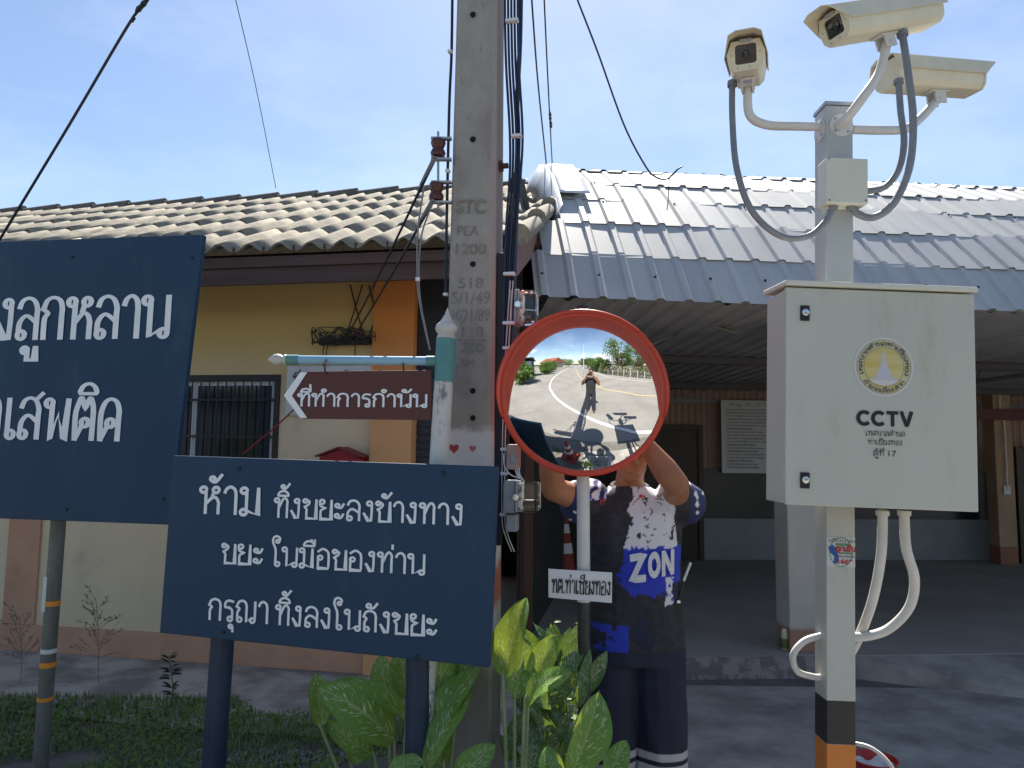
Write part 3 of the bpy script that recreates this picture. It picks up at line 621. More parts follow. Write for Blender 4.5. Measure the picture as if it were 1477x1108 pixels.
# notice board (flat sheet) on the back wall
n0 = px(1040, 577, BY - .13); n1 = px(1122, 683, BY - .13)
NB = thing('notice_board', 'large white notice sheet with lines of small writing on the hall back wall', 'notice board', PF.w((n0.x, BY - .13, n1.z)), (0, 0, R(4.5)))
nw, nh = n1.x - n0.x, n0.z - n1.z
MB().box(0, nw, 0, .012, 0, nh).build('panel', mat('white notice vinyl', (.56, .56, .57), .5), NB)
nm = mat('grey printed text', (.10, .10, .12), .7); mb = MB(); rnd = random.Random(5)
thai(mb, 'หมู่ ๔ บ้าน'.replace('๔', 'ส'), (nw * .14, 0, nh * .92), (nw * .9, 0, nh * .92), (0, 0, 1), (0, -1, 0), nh * .035, .16)
tl = ['การประชาคมหมู่บ้าน', 'ขยะในมือของท่าน', 'กรรมการหมู่บ้าน', 'กรุณาทิ้งลงในถังขยะ', 'รายงานผลการประชุม']
tl = [''.join(c for c in t if c in GL or c in MK or c == 'ำ') for t in tl]
for i in range(19):
    z = nh * (.86 - i * .044); e = nw * rnd.uniform(.55, .97); thai(mb, tl[i % 5] + tl[(i + 2) % 5], (nw * .08, 0, z), (e, 0, z), (0, 0, 1), (0, -1, 0), nh * .017, .22)
mb.build('lettering', nm, NB)
# wall fan under the ceiling
fp = PF.w(px(1042, 470, 1.7)); fp = PF.w(px(1042, 470, .42)); FN = thing('wall_fan', 'old white fan hanging under the dark hall ceiling', 'fan', fp, (R(20), R(18), R(4.5))); FN.scale = (.68, .68, .68)
fm = mat('dusty fan plastic', (.34, .33, .30), .6); 
MB().lathe([(.02, .02), (.06, .03), (.065, .12), (.04, .15), (.0, .15)], 16).build('motor', fm, FN, smooth=50)
cg = MB()
for r_ in (.06, .11, .16, .2): cg.tube([(r_ * math.cos(a * math.pi / 16), r_ * math.sin(a * math.pi / 16), -.02 - .02 * (1 - r_ / .2)) for a in range(33)], .004, 5, caps=False)
for a in range(20): q = a * math.pi / 10; cg.tube([(.03 * math.cos(q), .03 * math.sin(q), -.04), (.2 * math.cos(q), .2 * math.sin(q), -.02), (.2 * math.cos(q), .2 * math.sin(q), .02), (.06 * math.cos(q), .06 * math.sin(q), .06)], .0025, 4)
cg.build('grille', fm, FN)
bl = MB()
for a in range(3): bl.grid(3, 5, lambda u, v: ((.03 + .15 * v), (u - .5) * .12 * math.sin(.6 + v * 2), .012 * (u - .5) * 3), Matrix.Rotation(a * 2.094, 4, 'Z'))
bl.build('blades', fm, FN, solid=.003)
fbk = MB(); fbk.box(-.11, .11, .10, .12, -.02, .32); fbk.box(-.03, .03, .04, .1, .05, .25); fbk.build('bracket', fm, FN, bevel=.006)
# drink can at the foot of the white column
cp = PF.w((px(1132, 935, .16).x, .16, FZ)); CN = thing('drink_can', 'tall green and silver drink can standing by the cream column', 'can', cp)
cm = mat('silver green can', (.42, .40, .30), .35, .6); zband(cm, [(.03, .10, .004, (.10, .16, .06))], .02, 20)
MB().lathe([(.024, 0), (.032, .008), (.033, .14), (.026, .155), (.024, .16), (.0, .158)], 18).build('body', cm, CN, smooth=40)
MB().lathe([(.024, .162), (.026, .166), (.02, .168), (0, .166)], 18).build('rim', chrome, CN, smooth=40)
# traffic cone in the dark hall
cone_m = mat('dark red cone rubber', (.30, .035, .025), .6, col2=(.22, .03, .02), scale=9); cone_w = mat('white reflective collar', (.62, .62, .62), .5)
def traffic_cone(loc, label, s=1.0):
    t = thing('traffic_cone', label, 'traffic cone', loc, (0, 0, R(12)), 'traffic cones')
    MB().box(-.19 * s, .19 * s, -.19 * s, .19 * s, 0, .03 * s).build('base', cone_m, t, bevel=.012)
    MB().lathe([(.145 * s, .031 * s), (.13 * s, .06 * s), (.032 * s, .69 * s), (.022 * s, .70 * s), (0, .70 * s)], 24).build('body', cone_m, t, smooth=40)
    for a, b in ((.28, .38), (.48, .57)):
        ra = .13 - (.13 - .032) * (a - .06) / .63; rb_ = .13 - (.13 - .032) * (b - .06) / .63
        MB().lathe([(ra * s + .002, a * s), (rb_ * s + .002, b * s), (rb_ * s - .001, b * s)], 24).build('reflective_collar', cone_w, t, smooth=40)
    return t
tp = PF.w((px(813, 760, 3.1).x, 3.1, FZ)); traffic_cone(tp, 'traffic cone standing in the dark hall behind the man', 1.1)

# ---------------------------------------------------------------- board signs
class PL:                                    # a plane through three seen points
    def __init__(s, a, b, c):
        s.o = Vector(a); s.n = (Vector(b) - s.o).cross(Vector(c) - s.o).normalized()
        if s.n.y > 0: s.n = -s.n
    def __call__(s, x, y, lift=0): return hit(x, y, s.o + s.n * lift, s.n)
    def text(s, mb, t, x0, y0, x1, y1, h, weight=.15, contrast=.62, org=(0, 0, 0)):
        p0, p1 = s(x0, y0), s(x1, y1); up = (s((x0 + x1) / 2 + .012 * h, (y0 + y1) / 2 - h) - s((x0 + x1) / 2, (y0 + y1) / 2)); hh = up.length
        d = (p1 - p0).normalized(); up = s.n.cross(d); up = up if up.z > 0 else -up
        o = Vector(org); thai(mb, t, p0 - o, p1 - o, up, s.n, hh, weight, contrast)
    def latin(s, mb, t, x0, y0, x1, y1, h, bold=0, org=(0, 0, 0), lift=.002):
        p0, p1 = s(x0, y0), s(x1, y1); hh = (s((x0 + x1) / 2, (y0 + y1) / 2 - h) - s((x0 + x1) / 2, (y0 + y1) / 2)).length
        d = (p1 - p0).normalized(); up = s.n.cross(d); up = up if up.z > 0 else -up
        o = Vector(org); write(mb, t, p0 - o, p1 - o, up, s.n, hh, bold, lift)
def board(pl, corners, th, org):
    f = [Vector(c) - org for c in corners]; b = [c - pl.n * th for c in f]
    return MB().hull8([tuple(v) for v in f + b])

A = P(293, 338, 3.30); B = P(0, 348.6, 3.47); A2 = P(243, 757, 3.30); big = PL(A, B, A2)
du = (B - A).normalized(); B2 = big(0, 748); dl = (B2 - A2).normalized()
o_ = P(60, 1106, 3.56); o_.z = 0
BS = thing('board_sign', 'big navy board with two rows of large white lettering, cut by the left edge', 'sign', o_)
board(big, [A, A + du * 2.0, A2 + dl * 1.9, A2], .03, o_).build('board', navy, BS, bevel=.003)
mb = MB(); big.text(mb, 'งลูกหลาน', -7, 491.5, 241, 488, 61, .145, .55, o_); big.text(mb, 'ของ'[:2], -66, 492.5, -14, 491.5, 61, .145, .55, o_); mb.build('lettering', white_letter, BS); mb = MB()
big.text(mb, 'เสพติด', 4, 633, 171, 637, 60, .145, .55, o_); big.text(mb, 'ยา', -78, 631, -3, 633, 60, .145, .55, o_)
mb.build('lettering', white_letter, BS)
post_m = mat('bare steel post', (.17, .18, .165), .55, .2, col2=(.11, .115, .10), scale=8, spot=(.30, .31, .30), spscale=26, splo=.62, sphi=.7, stretch=(1, 1, .5))
def post(name, parent, org, top, bot, r, m):
    t = Vector(top) - org; b = Vector(bot) - org; return MB().tube([b, b.lerp(t, .5), t], r, 16).build(name, m, parent, smooth=40)
bolt_m = mat('dull bolt head', (.02, .025, .035), .5, .3)
def board_bolts(pl, pts, par, org):
    for x, y in pts:
        q = pl(x, y) - org; Mb = Matrix.Translation(q) @ Vector((0, 0, 1)).rotation_difference(pl.n).to_matrix().to_4x4(); MB().lathe([(.008, 0), (.008, .003), (.005, .005), (0, .005)], 10, Mb).build('bolt', bolt_m, par)
board_bolts(big, [(104, 371), (277, 372), (96, 735), (236, 720)], BS, o_)
t0 = P(88, 700, 3.52); bt = P(58, 1106, 3.56); bt.z = -.02
pp = post('post', BS, o_, t0, bt, .033, post_m)
lx2 = MB(); c2 = t0 + Vector((-1.35, .3, .0)); cb = Vector((c2.x, c2.y, -.02)); post('post', BS, o_, c2, cb, .033, post_m)
ob = mat('orange reflective tape', (.75, .28, .03), .5); wt = mat('white tape', (.6, .62, .62), .5)
for (y, m, h) in ((869, ob, 7), (958, ob, 7), (1008, ob, 5), (938, wt, 6)):
    z = P(70, y, 3.54).z; f = (z - bt.z) / (t0.z - bt.z); c = bt.lerp(t0, f) - o_; ax = (t0 - bt).normalized()
    MB().tube([c - ax * h / 2 / 298, c + ax * h / 2 / 298], .0352, 18).build('tape_band', m, BS, smooth=40)
q0 = bt.lerp(t0, .60) - o_; MB().box(q0.x - .030, q0.x - .012, q0.y - .034, q0.y - .026, q0.z - .03, q0.z + .13).build('paint_mark', wt, BS, bevel=.003)

sm = PL(P(250, 657, 2.83), P(718, 673, 2.5), P(706, 963, 2.5))
o_ = P(600, 1108, 2.60); o_.z = 0
SSn = thing('board_sign', 'smaller navy board with three rows of white lettering in front of the utility pole', 'sign', o_)
corn = [sm(250, 657), sm(718, 673), sm(706, 963), sm(230, 913)]
board(sm, corn, .025, o_).build('board', navy, SSn, bevel=.003)
mb = MB()
for a in (('ห้าม', 287, 741, 375, 744, 40), ('ทิ้งขยะลงข้างทาง', 395, 746.5, 667, 758, 29.5), ('ขยะ', 319, 812.5, 378, 815.5, 29), ('ในมือของท่าน', 391, 816, 612, 829.5, 29), ('กรุณา', 300, 894, 386, 900, 31), ('ทิ้งลงในถังขยะ', 397, 901, 629, 918.5, 30)):
    mb = MB(); sm.text(mb, *a, .135, .86, o_); mb.build('lettering', white_letter, SSn)
board_bolts(sm, [(345, 676), (640, 683), (322, 912), (602, 947)], SSn, o_)
for (xa, ya, xb, d) in ((327, 900, 310, 2.86), (601, 930, 600, 2.64)):
    t = P(xa, ya, d); b = P(xb, 1108, d); b = t + (b - t) * ((t.z + .02) / (t.z - b.z)); post('post', SSn, o_, t + Vector((0, 0, .5)), b, .0425, navy_side)

# ---------------------------------------------------------------- utility pole
PR = R(-13); pc = P(681, 640, 2.80); pc.z = 0
UP = thing('utility_pole', 'weathered square concrete utility pole with cast numerals and a white painted foot', 'utility pole', (pc.x, pc.y + .10, 0), (0, 0, PR))
UF = FR(UP)
W0, TP = .2230, .0152; D0 = .155
def pw(z): return (W0 - TP * z) / 2
mb = MB()
def pole_pt(z, k):
    a = pw(z); d = D0 / 2 * (1 - .03 * z); c = .012
    return [(-a + c, -d), (a - c, -d), (a, -d + c), (a, d - c), (a - c, d), (-a + c, d), (-a, d - c), (-a, -d + c)][k]
zs = [-.05] + [i * .25 for i in range(1, 31)]
mb.add([(pole_pt(z, k)[0], pole_pt(z, k)[1], z) for z in zs for k in range(8)], [(i * 8 + k, i * 8 + (k + 1) % 8, (i + 1) * 8 + (k + 1) % 8, (i + 1) * 8 + k) for i in range(len(zs) - 1) for k in range(8)] + [tuple(range(7, -1, -1)), tuple((len(zs) - 1) * 8 + k for k in range(8))])
mb.build('shaft', conc_pole, UP)
class PPL(PL):
    def __init__(s):
        s.o = UF.w((0, -D0 / 2 * .945 + .0, 1.8)); s.n = (UF.R @ Vector((0, -1, -.03 * D0 / 2))).normalized()
pp_ = PPL()
for (t, x0, y0, x1, h, b) in (('STC', 657, 308, 700, 20, .02), ('PEA', 659, 340, 690, 14, 0), ('1200', 657, 367, 700, 15, 0), ('518', 661, 416, 696, 15, 0), ('5/1/49', 651, 439, 706, 18, 0), ('1021/89', 652, 463, 706, 17, 0), ('118', 666, 486, 697, 14, 0), ('700', 664, 509, 697, 14, 0), ('SM', 665, 529, 684, 11, 0)):
    mb = MB(); pp_.latin(mb, t, x0, y0, x1, y0, h, b, lift=.0012); mb.v = [tuple(UF.I @ Vector(p)) for p in mb.v]; mb.build('cast_numerals', engrave, UP)
mb = MB(); q = [UF.I @ pp_(x, y) for x, y in ((661, 490), (701, 490), (701, 492), (661, 492))]; mb.add([(p.x, p.y - .0012, p.z) for p in q], [(0, 1, 2, 3)])
mb.build('cast_line', engrave, UP)
hole_m = mat('bolt hole', (.006, .006, .006), .9)
for y in (21, 201, 381, 564, 603):
    p = UF.I @ pp_(682, y); s = UF.I @ pp_(686.5, y); r_ = abs(s.x - p.x)
    MB().lathe([(r_ * .9, 0), (r_ * .9, .003), (0, .003)], 14, Matrix.Translation((p.x, p.y + .0015, p.z)) @ Matrix.Rotation(R(90), 4, 'X')).build('bolt_hole', hole_m, UP)
heart_m = mat('red heart paint', (.36, .03, .04), .6)
for (x, y, s, m) in ((655, 647, 6.5, heart_m), (682, 647, 4.5, mat('pink heart paint', (.42, .10, .12), .6))):
    p = UF.I @ pp_(x, y); sc = abs((UF.I @ pp_(x + s, y)).x - p.x)
    hp = []
    for i in range(24):
        a = i * math.pi / 12; hp.append((sc * .068 * 16 * math.sin(a) ** 3, sc * .075 * (13 * math.cos(a) - 5 * math.cos(2 * a) - 2 * math.cos(3 * a) - math.cos(4 * a))))
    mb = MB(); mb.add([(p.x + a, p.y - .002, p.z + b) for a, b in hp], [tuple(range(24))]); mb.build('painted_heart', m, UP)
pe = MB(); z0_, z1_ = (UF.I @ pp_(690, 668)).z, (UF.I @ pp_(690, 380)).z
# orange strip low on the pole
p = UF.I @ pp_(698, 985); MB().box(p.x - .008, p.x + .012, p.y - .004, p.y - .001, -.0, p.z + .22).build('paint_strip', ob, UP)
# bolt and strap on the right side
sd_ = lambda z: pw(z)
zz = P(735, 236, 2.85).z
MB().tube([(sd_(zz), .0, zz), (sd_(zz) + .035, .0, zz)], .012, 8).tube([(sd_(zz) + .004, .0, zz), (sd_(zz) + .012, .0, zz)], .026, 6).build('bolt', rust, UP)
# dark riser conduit
MB().box(sd_(2.3) + .004, sd_(2.3) + .034, -.05, -.02, 1.2, (UF.I @ P(722, 366, 2.84)).z).build('riser_cover', mat('black riser strip', (.014, .014, .020), .6), UP, bevel=.003)
# cable bundle
CB = thing('cable_bundle', 'bundle of dark blue cables clipped down the right side of the concrete pole', 'cables', UP.location, (0, 0, PR))
path = [(739, -60), (737.5, 0), (739, 90), (744.5, 190), (743, 255), (738, 320), (734.5, 395), (733, 470), (730, 560), (727, 640), (725.5, 700), (725, 770)]
for k in range(5):
    pts = []
    for (x, y) in path:
        sp = 4.6 if y < 250 else 3.9 - (y - 250) * .003; pts.append(UF.I @ P(x + (k - 2) * sp, y, 2.825 + .004 * (k % 2)))
    MB().tube(spline(pts, 5), .0052, 8).build('cable', blue_cable if k % 2 == 0 else dark_wire, CB, smooth=60)
pts = [UF.I @ P(x, y, 2.86) for x, y in ((752, -60), (750, 60), (746, 150), (747, 240), (744, 330), (741, 420), (738, 520))]
MB().tube(spline(pts, 5), .010, 8).build('cable', blue_cable, CB, smooth=60)
for k in range(2):
    pts = [UF.I @ P(x + k * 4, y, 2.81) for x, y in ((736, 405), (731, 480), (727, 560), (724.5, 650), (724, 745), (728, 770), (738, 796))]
    MB().tube(spline(pts, 6), .0022, 6).build('cable', white_pipe, CB, smooth=60)
for (y, xa, xb) in ((30, 729, 748), (196, 737, 753), (395, 726, 743), (466, 725, 742), (502, 725, 740), (648, 722, 733), (683, 722, 732), (742, 721, 731)):
    a = UF.I @ P(xa, y, 2.812); b = UF.I @ P(xb, y, 2.812); MB().box(a.x, b.x, a.y - .006, a.y + .02, a.z - .006, a.z + .006).build('clip', white_strap, CB, bevel=.002)
LCB = thing('pole_cable', 'thin dark cable running down the left edge of the concrete pole', 'cable', UP.location, (0, 0, PR))
pts = [UF.I @ P(x, y, 2.87) for x, y in ((653, -60), (651.5, 70), (648.5, 140), (646, 240), (644, 340), (643, 430))]
MB().tube(spline(pts, 4), .006, 7).build('cable', dark_wire, LCB, smooth=60)
for (x, y) in ((649.5, 75), (646, 247), (643, 425)):
    a = UF.I @ P(x, y, 2.86); MB().box(a.x - .008, a.x + .008, a.y - .012, a.y + .01, a.z - .005, a.z + .005).build('clip', white_strap, LCB)
# meters on the right face of the pole, facing right
def meter(lab, x0, y0, x1, y1, d, xb):
    c = P((x0 + x1) / 2, (y0 + y1) / 2, d); t = thing('electricity_meter', lab, 'electricity meter', c, (0, 0, R(-8)), 'electricity meters on the pole')
    hw = (x1 - x0) / 2 / FPX * d; hh = (y1 - y0) / 2 / FPX * d; b0 = -(((x0 + x1) / 2 - xb) / FPX * d)
    MB().box(b0, -hw * .72, -.045, .06, -hh * 1.05, hh * 1.02).build('casing', grey_meter, t, bevel=.006)
    MB().box(-hw * .71, -hw * .55, -.052, .066, -hh, hh).build('rim', grey_meter, t, bevel=.004)
    g = MB().box(-hw * .54, hw, -.048, .062, -hh * .98, hh * .98).build('glass_cover', clear, t, bevel=.012, seg=3)
    MB().box(-hw * .53, -hw * .2, -.036, .05, -hh * .8, hh * .8).build('dial_block', mat('meter dial plate', (.72, .72, .70), .5, col2=(.12, .12, .12), scale=40, lo=.5, hi=.56), t, bevel=.004)
    MB().lathe([(.03, 0), (.03, .003), (0, .003)], 20, Matrix.Translation((hw * .1, 0.005, -hh * .25))).build('disc', chrome, t)
    MB().box(-hw * .2, hw * .45, -.02, .03, -hh * .6, -hh * .35).build('magnet', mat('dark meter works', (.05, .045, .04), .5, .4), t, bevel=.003)
    MB().tube([(-hw * .62, -.055, 0), (-hw * .62, -.075, 0)], .012, 10).build('seal_screw', chrome, t)
    return t
meter('upper glass fronted electricity meter on the pole, above the round mirror', 744, 420, 775, 468, 2.86, 734)
m2 = meter('lower glass fronted electricity meter on the pole, below the round mirror', 740, 694, 778, 738, 2.80, 728)
tb = MB(); a = P(731, 742, 2.79) - m2.location; b = P(747, 767, 2.79) - m2.location
tb.box(a.x, b.x, -.03, .04, b.z, a.z).build('terminal_cover', grey_meter, m2, bevel=.006)
JB = thing('fuse_box', 'pinkish grey fuse box on the pole above the lower meter', 'fuse box', P(741, 660, 2.80), (0, 0, R(-10)))
MB().box(-.024, .022, -.03, .04, -.045, .05).build('casing', mat('pinkish painted casing', (.42, .30, .27), .6, col2=(.34, .25, .23), scale=12), JB, bevel=.006)
MB().box(-.006, .012, -.036, -.031, -.02, .012).build('switch_plate', grey_meter, JB, bevel=.002)
lw_ = MB(); o = JB.location
for k in range(3): lw_.tube(spline([P(744 + k * 3, 675, 2.78) - o, P(748 + k * 2, 685, 2.77) - o, P(757, 694, 2.79) - o], 5), .0025, 5)
lw_.tube(spline([P(727, 655, 2.79) - o, P(729, 672, 2.78) - o, P(738, 685, 2.78) - o, P(752, 690, 2.79) - o], 5), .003, 5)
lw_.build('leads', white_strap, JB)
# insulator rack on the left edge
IR = thing('insulator_rack', 'steel rack with two brown spool insulators on the left edge of the pole', 'insulator', P(633, 246, 2.86))
o = IR.location
for (x, y) in ((632, 214), (629.5, 277)):
    c = P(x, y, 2.86) - o
    MB().lathe([(.014, -.036), (.028, -.034), (.031, -.02), (.025, -.006), (.022, 0), (.025, .006), (.031, .02), (.028, .034), (.014, .036)], 20, Matrix.Translation(c)).build('spool', brownsp, IR, smooth=50)
bk = MB()
for y in (200, 230, 263, 292):
    a = P(622, y, 2.86) - o; b = P(652, y - 3, 2.87) - o; bk.box(a.x, b.x, a.y - .012, a.y + .012, a.z - .004, a.z + .004)
a = P(632, 190, 2.86) - o; b = P(632, 300, 2.86) - o; bk.tube([a, b], .005, 8)
bk.build('bracket', galv, IR)
# wires from the rack to the wall and the roof
o = IR.location; rk = LF.w((lx(505, 488).x, -.06, lx(505, 488).z)); rk2 = LF.w((lx(513, 490).x, -.06, lx(513, 490).z))
for (a, b, r_) in ((P(627, 228, 2.84), rk, .006), (P(624, 290, 2.84), rk2, .006)):
    wo = MB().tube(sag(a - o, b - o, .02), r_, 6).build('service_wire', dark_wire, IR)
    k0 = Vector(a - o); k1 = k0.lerp(Vector(b - o), .09); MB().tube([k0, k1], .010, 7).build('wire_grip', grey_pipe, IR)
dw = MB()
for (pts) in ([(612, 268, 2.83), (603, 330, 2.83), (602, 400, 2.83), (606, 440, 2.82), (618, 497, 2.76)], [(623, 296, 2.83), (608, 340, 2.83), (604, 402, 2.83), (609, 450, 2.82), (620, 505, 2.76)]):
    dw.tube(spline([P(*q) - o for q in pts], 6), .0035, 6)
dw.build('drop_wire', mat('grey drop wire', (.20, .20, .20), .6), IR)
p = P(602.5, 403, 2.82) - o; MB().box(p.x - .008, p.x + .008, p.y - .008, p.y + .008, p.z - .007, p.z + .007).build('wire_clip', white_strap, IR)
def wire(name, lab, pts, r_, s=0.0, m=dark_wire, knots=()):
    q = [P(*a) for a in pts]
    mb = MB(); full = spline(q, 8) if len(q) > 2 else sag(q[0], q[1], s); mb.tube(full, r_, 6)
    o = mb.build(name, m, None); tag(o, lab, 'wire'); 
    for (x, y, d, r2, l) in knots:
        c = P(x, y, d); n = min(range(len(full)), key=lambda i: (full[i] - c).length); ax = (full[min(n + 1, len(full) - 1)] - full[max(n - 1, 0)]).normalized()
        MB().tube([c - ax * l, c - ax * l * .4, c, c + ax * l * .5, c + ax * l], [r2 * .5, r2, r2 * .7, r2, r2 * .5], 8).build('splice', m, o)
    return o
wire('overhead_cable', 'thick dark cable sloping down across the sky to the left roof', [(262, -90, 3.9), (213, 0, 4.05), (187, 33, 4.1), (100, 180, 4.3), (0, 345, 4.55), (-30, 395, 4.62)], .008, knots=[(204, 9, 4.06, .017, .05), (192, 28, 4.09, .012, .02)])
wire('overhead_wire', 'hair thin wire rising from the tiled roof ridge into the sky', [(325, -60, 8.0), (340, 0, 8.4), (370, 130, 9.6), (398, 272, 11.8)], .0055)
wire('overhead_wire', 'leftmost of three wires dropping to the silver roof beside the pole', [(763, -60, 5.0), (767, 0, 5.1), (776, 120, 5.8), (788, 236, 7.0)], .007)
wire('overhead_wire', 'spliced middle wire of three dropping to the silver roof', [(784, -60, 5.0), (785, 0, 5.1), (792, 150, 6.0), (796.5, 236, 7.0)], .006, knots=[(793.5, 168, 6.1, .014, .06), (794.5, 180, 6.2, .015, .05)])
W3 = wire('overhead_wire', 'curving dark wire running down onto the silver roof near a bent hook', [(815, -50, 5.0), (833, 0, 5.0), (862, 75, 5.1), (900, 180, 5.3), (930, 238, 5.55), (945, 255, 5.62), (962, 258, 5.6), (978, 244, 5.6), (984, 240, 5.6)], .007)
MB().tube(spline([P(965, 256, 5.6), P(964, 285, 5.5), P(962, 303, 5.42)], 4), .004, 6).build('branch_wire', dark_wire, W3)

# ---------------------------------------------------------------- direction sign (brown arrow on the pale blue arm)
o_ = P(632, 700, 2.66); o_.z = 0
DS = thing('direction_sign', 'brown hanging arrow sign with white lettering on a pale blue finialed arm', 'sign', o_)
pt_, pb_ = P(643, 500, 2.66), P(631, 700, 2.66); ax = (pt_ - pb_); low = pb_ - ax * ((pb_.z + .02) / ax.z)
MB().tube([low - o_, pb_ - o_, pt_ - o_], .0345, 18).build('post', peel, DS, smooth=40)
sl0, sl1 = P(640.5, 551, 2.66) - o_, P(643.5, 489, 2.66) - o_
MB().tube([sl0, sl1], .0365, 18).build('sleeve', teal, DS, smooth=40)
fin_m = mat('off white finial', (.60, .59, .55), .45, col2=(.50, .48, .44), scale=12)
Mf = Matrix.Translation(sl1) @ Vector((0, 0, 1)).rotation_difference(sl1 - sl0).to_matrix().to_4x4()
k = 2.66 / FPX
MB().lathe([(13 * k, 0), (14 * k, 2 * k), (13 * k, 4 * k), (12 * k, 7 * k), (15 * k, 10 * k), (16.5 * k, 15 * k), (15.5 * k, 20 * k), (11 * k, 24 * k), (9.5 * k, 25 * k), (9.5 * k, 27 * k), (7.6 * k, 28 * k), (7.6 * k, 30 * k), (5.6 * k, 31.5 * k), (5.6 * k, 33.5 * k), (3.8 * k, 35 * k), (3 * k, 39 * k), (0, 47 * k)], 24, Mf).build('finial', fin_m, DS, smooth=50)
ar0, ar1 = P(634, 521, 2.66) - o_, P(414, 519, 2.70) - o_
MB().tube([ar0, ar1], .0165, 16).build('arm', sky_pipe, DS, smooth=40)
for (a, b) in ((0, .085), (.92, 1.0)): MB().tube([ar0.lerp(ar1, a), ar0.lerp(ar1, b)], .0190, 16).build('arm_collar', teal, DS, smooth=40)
Me = Matrix.Translation(ar1) @ Vector((0, 0, 1)).rotation_difference(ar1 - ar0).to_matrix().to_4x4()
MB().lathe([(.016, 0), (.020, .004), (.020, .008), (.014, .012), (.014, .016), (.019, .024), (.022, .034), (.020, .048), (.010, .062), (.004, .070), (0, .076)], 20, Me).build('arm_finial', fin_m, DS, smooth=50)
bp = PL(P(437, 537, 2.685), P(622, 534, 2.655), P(622, 606, 2.655))
cs = [bp(437, 536), bp(622, 534), bp(622, 606), bp(437, 604), bp(407, 570)]
f = [c - o_ for c in cs]; b = [c - bp.n * .008 for c in f]
mb = MB(); mb.add([tuple(v) for v in f + b], [(0, 1, 2, 3, 4), (9, 8, 7, 6, 5)] + [(i, i + 5, (i + 1) % 5 + 5, (i + 1) % 5) for i in range(5)]); mb.build('arrow_board', brown_sign, DS, bevel=.0015)
mb = MB(); ch = [(433, 537), (443, 537), (421, 571), (443, 603), (433, 603), (409, 570.5)]; q = [bp(x, y, .0015) - o_ for x, y in ch]; mb.add([tuple(v) for v in q], [(0, 1, 2, 5), (5, 2, 3, 4)]); mb.build('chevron', white_letter, DS)
mb = MB(); bp.text(mb, 'ที่ทำการกำนัน', 429, 586.5, 615, 588, 19, .17, .8, o_); mb.build('lettering', white_letter, DS)
for x in (470, 583):
    a = P(x, 526, 2.675) - o_; b_ = P(x, 540, 2.675) - o_; MB().tube(spline([a + Vector((0, 0, .018)), a + Vector((0, -.02, .0)), a + Vector((0, -.012, -.016)), b_], 4), .0035, 6).build('hanger', rust, DS)

# ---------------------------------------------------------------- traffic mirror
Mc = P(839.7, 568.4, 2.65); RM, RE = .72, .289
dd = ray(851.1, 539.3).normalized(); best = min((abs((Mc - (CAM + dd * (2.9 + i * .0001))).length - math.sqrt(RM * RM - RE * RE)), 2.9 + i * .0001) for i in range(10000)); Cc = CAM + dd * best[1]
nn = (Mc - Cc).normalized(); Xx = Vector((0, 0, 1)).cross(nn).normalized(); Zz = nn.cross(Xx)
MR = Matrix(((Xx.x, -nn.x, Zz.x), (Xx.y, -nn.y, Zz.y), (Xx.z, -nn.z, Zz.z)))
o_ = P(845, 1000, 2.78); o_.z = 0
TM = thing('traffic_mirror', 'round convex road mirror in a red hooded frame on a white and black post', 'traffic mirror', o_)
ML = Matrix.Translation(Mc - o_) @ MR.to_4x4()
prof_m = [(RM * math.sin(a), RM * math.cos(a) - math.sqrt(RM * RM - RE * RE)) for a in [math.asin(RE / RM) * (1 - i / 24) for i in range(25)]]
ROTX = Matrix.Rotation(R(90), 4, 'X')
mir = mat('convex mirror surface', (.90, .91, .92), .0, 1.0)
MB().lathe([(r if i < 24 else 0, z) for i, (r, z) in enumerate(prof_m)], 128, ML @ ROTX).build('mirror_face', mir, TM, smooth=80)
# rim ring and hood: local -Y is out of the mirror
rm_ = MB(); n = 96
rm_.tube([(.297 * math.cos(2 * math.pi * i / n), 0, .297 * math.sin(2 * math.pi * i / n)) for i in range(n)] + [(.297, 0, 0)], .0105, 10, caps=False, M=ML)
rm_.build('rim', red_paint, TM, smooth=60)
hd = MB()
def hood(u, v):
    a = math.pi * (-.10 + 1.20 * u); L = .105 * max(0, math.sin(math.pi * u)) ** .55; r_ = .2985 + .008 * v
    return (r_ * math.cos(a), -.0 - L * v, r_ * math.sin(a))
hd.grid(72, 6, hood, ML); hd.build('hood', red_paint, TM, smooth=60, solid=.005)
MB().lathe([(.300, 0), (.300, .03), (.26, .075), (.10, .10), (0, .10)], 48, ML @ Matrix.Rotation(R(-90), 4, 'X')).build('back_shell', red_paint, TM, smooth=40)
pt0 = P(840, 447, 2.80); pb0 = P(842, 868, 2.78); ax = (pb0 - pt0); pl0 = pb0 + ax * ((pb0.z + .02) / -ax.z)
bpost = mat('black mirror post', (.022, .022, .024), .5, col2=(.04, .04, .042), scale=12)
MB().tube([pb0 - o_, pt0 - o_], .0245, 18).build('post_upper', white_paint, TM, smooth=40)
MB().tube([pl0 - o_, pb0 - o_], .0235, 18).build('post_lower', bpost, TM, smooth=40)
MB().tube([pt0 - o_ - ax.normalized() * .0, pt0 - o_ - ax.normalized() * .014], [.027, .024], 18).build('post_cap', bpost, TM, smooth=40)
MB().box(-.03, .03, .07, .14, -.05, .05, ML).build('clamp', galv, TM, bevel=.004)
npl = PL(P(791, 821, 2.745), P(883, 826, 2.735), P(882, 870, 2.735))
mb = board(npl, [npl(791, 820.5), npl(883, 826), npl(882.5, 870), npl(791, 862)], .004, o_); mb.build('name_plate', mat('white plate', (.68, .69, .70), .5, col2=(.60, .61, .63), scale=6), TM, bevel=.001)
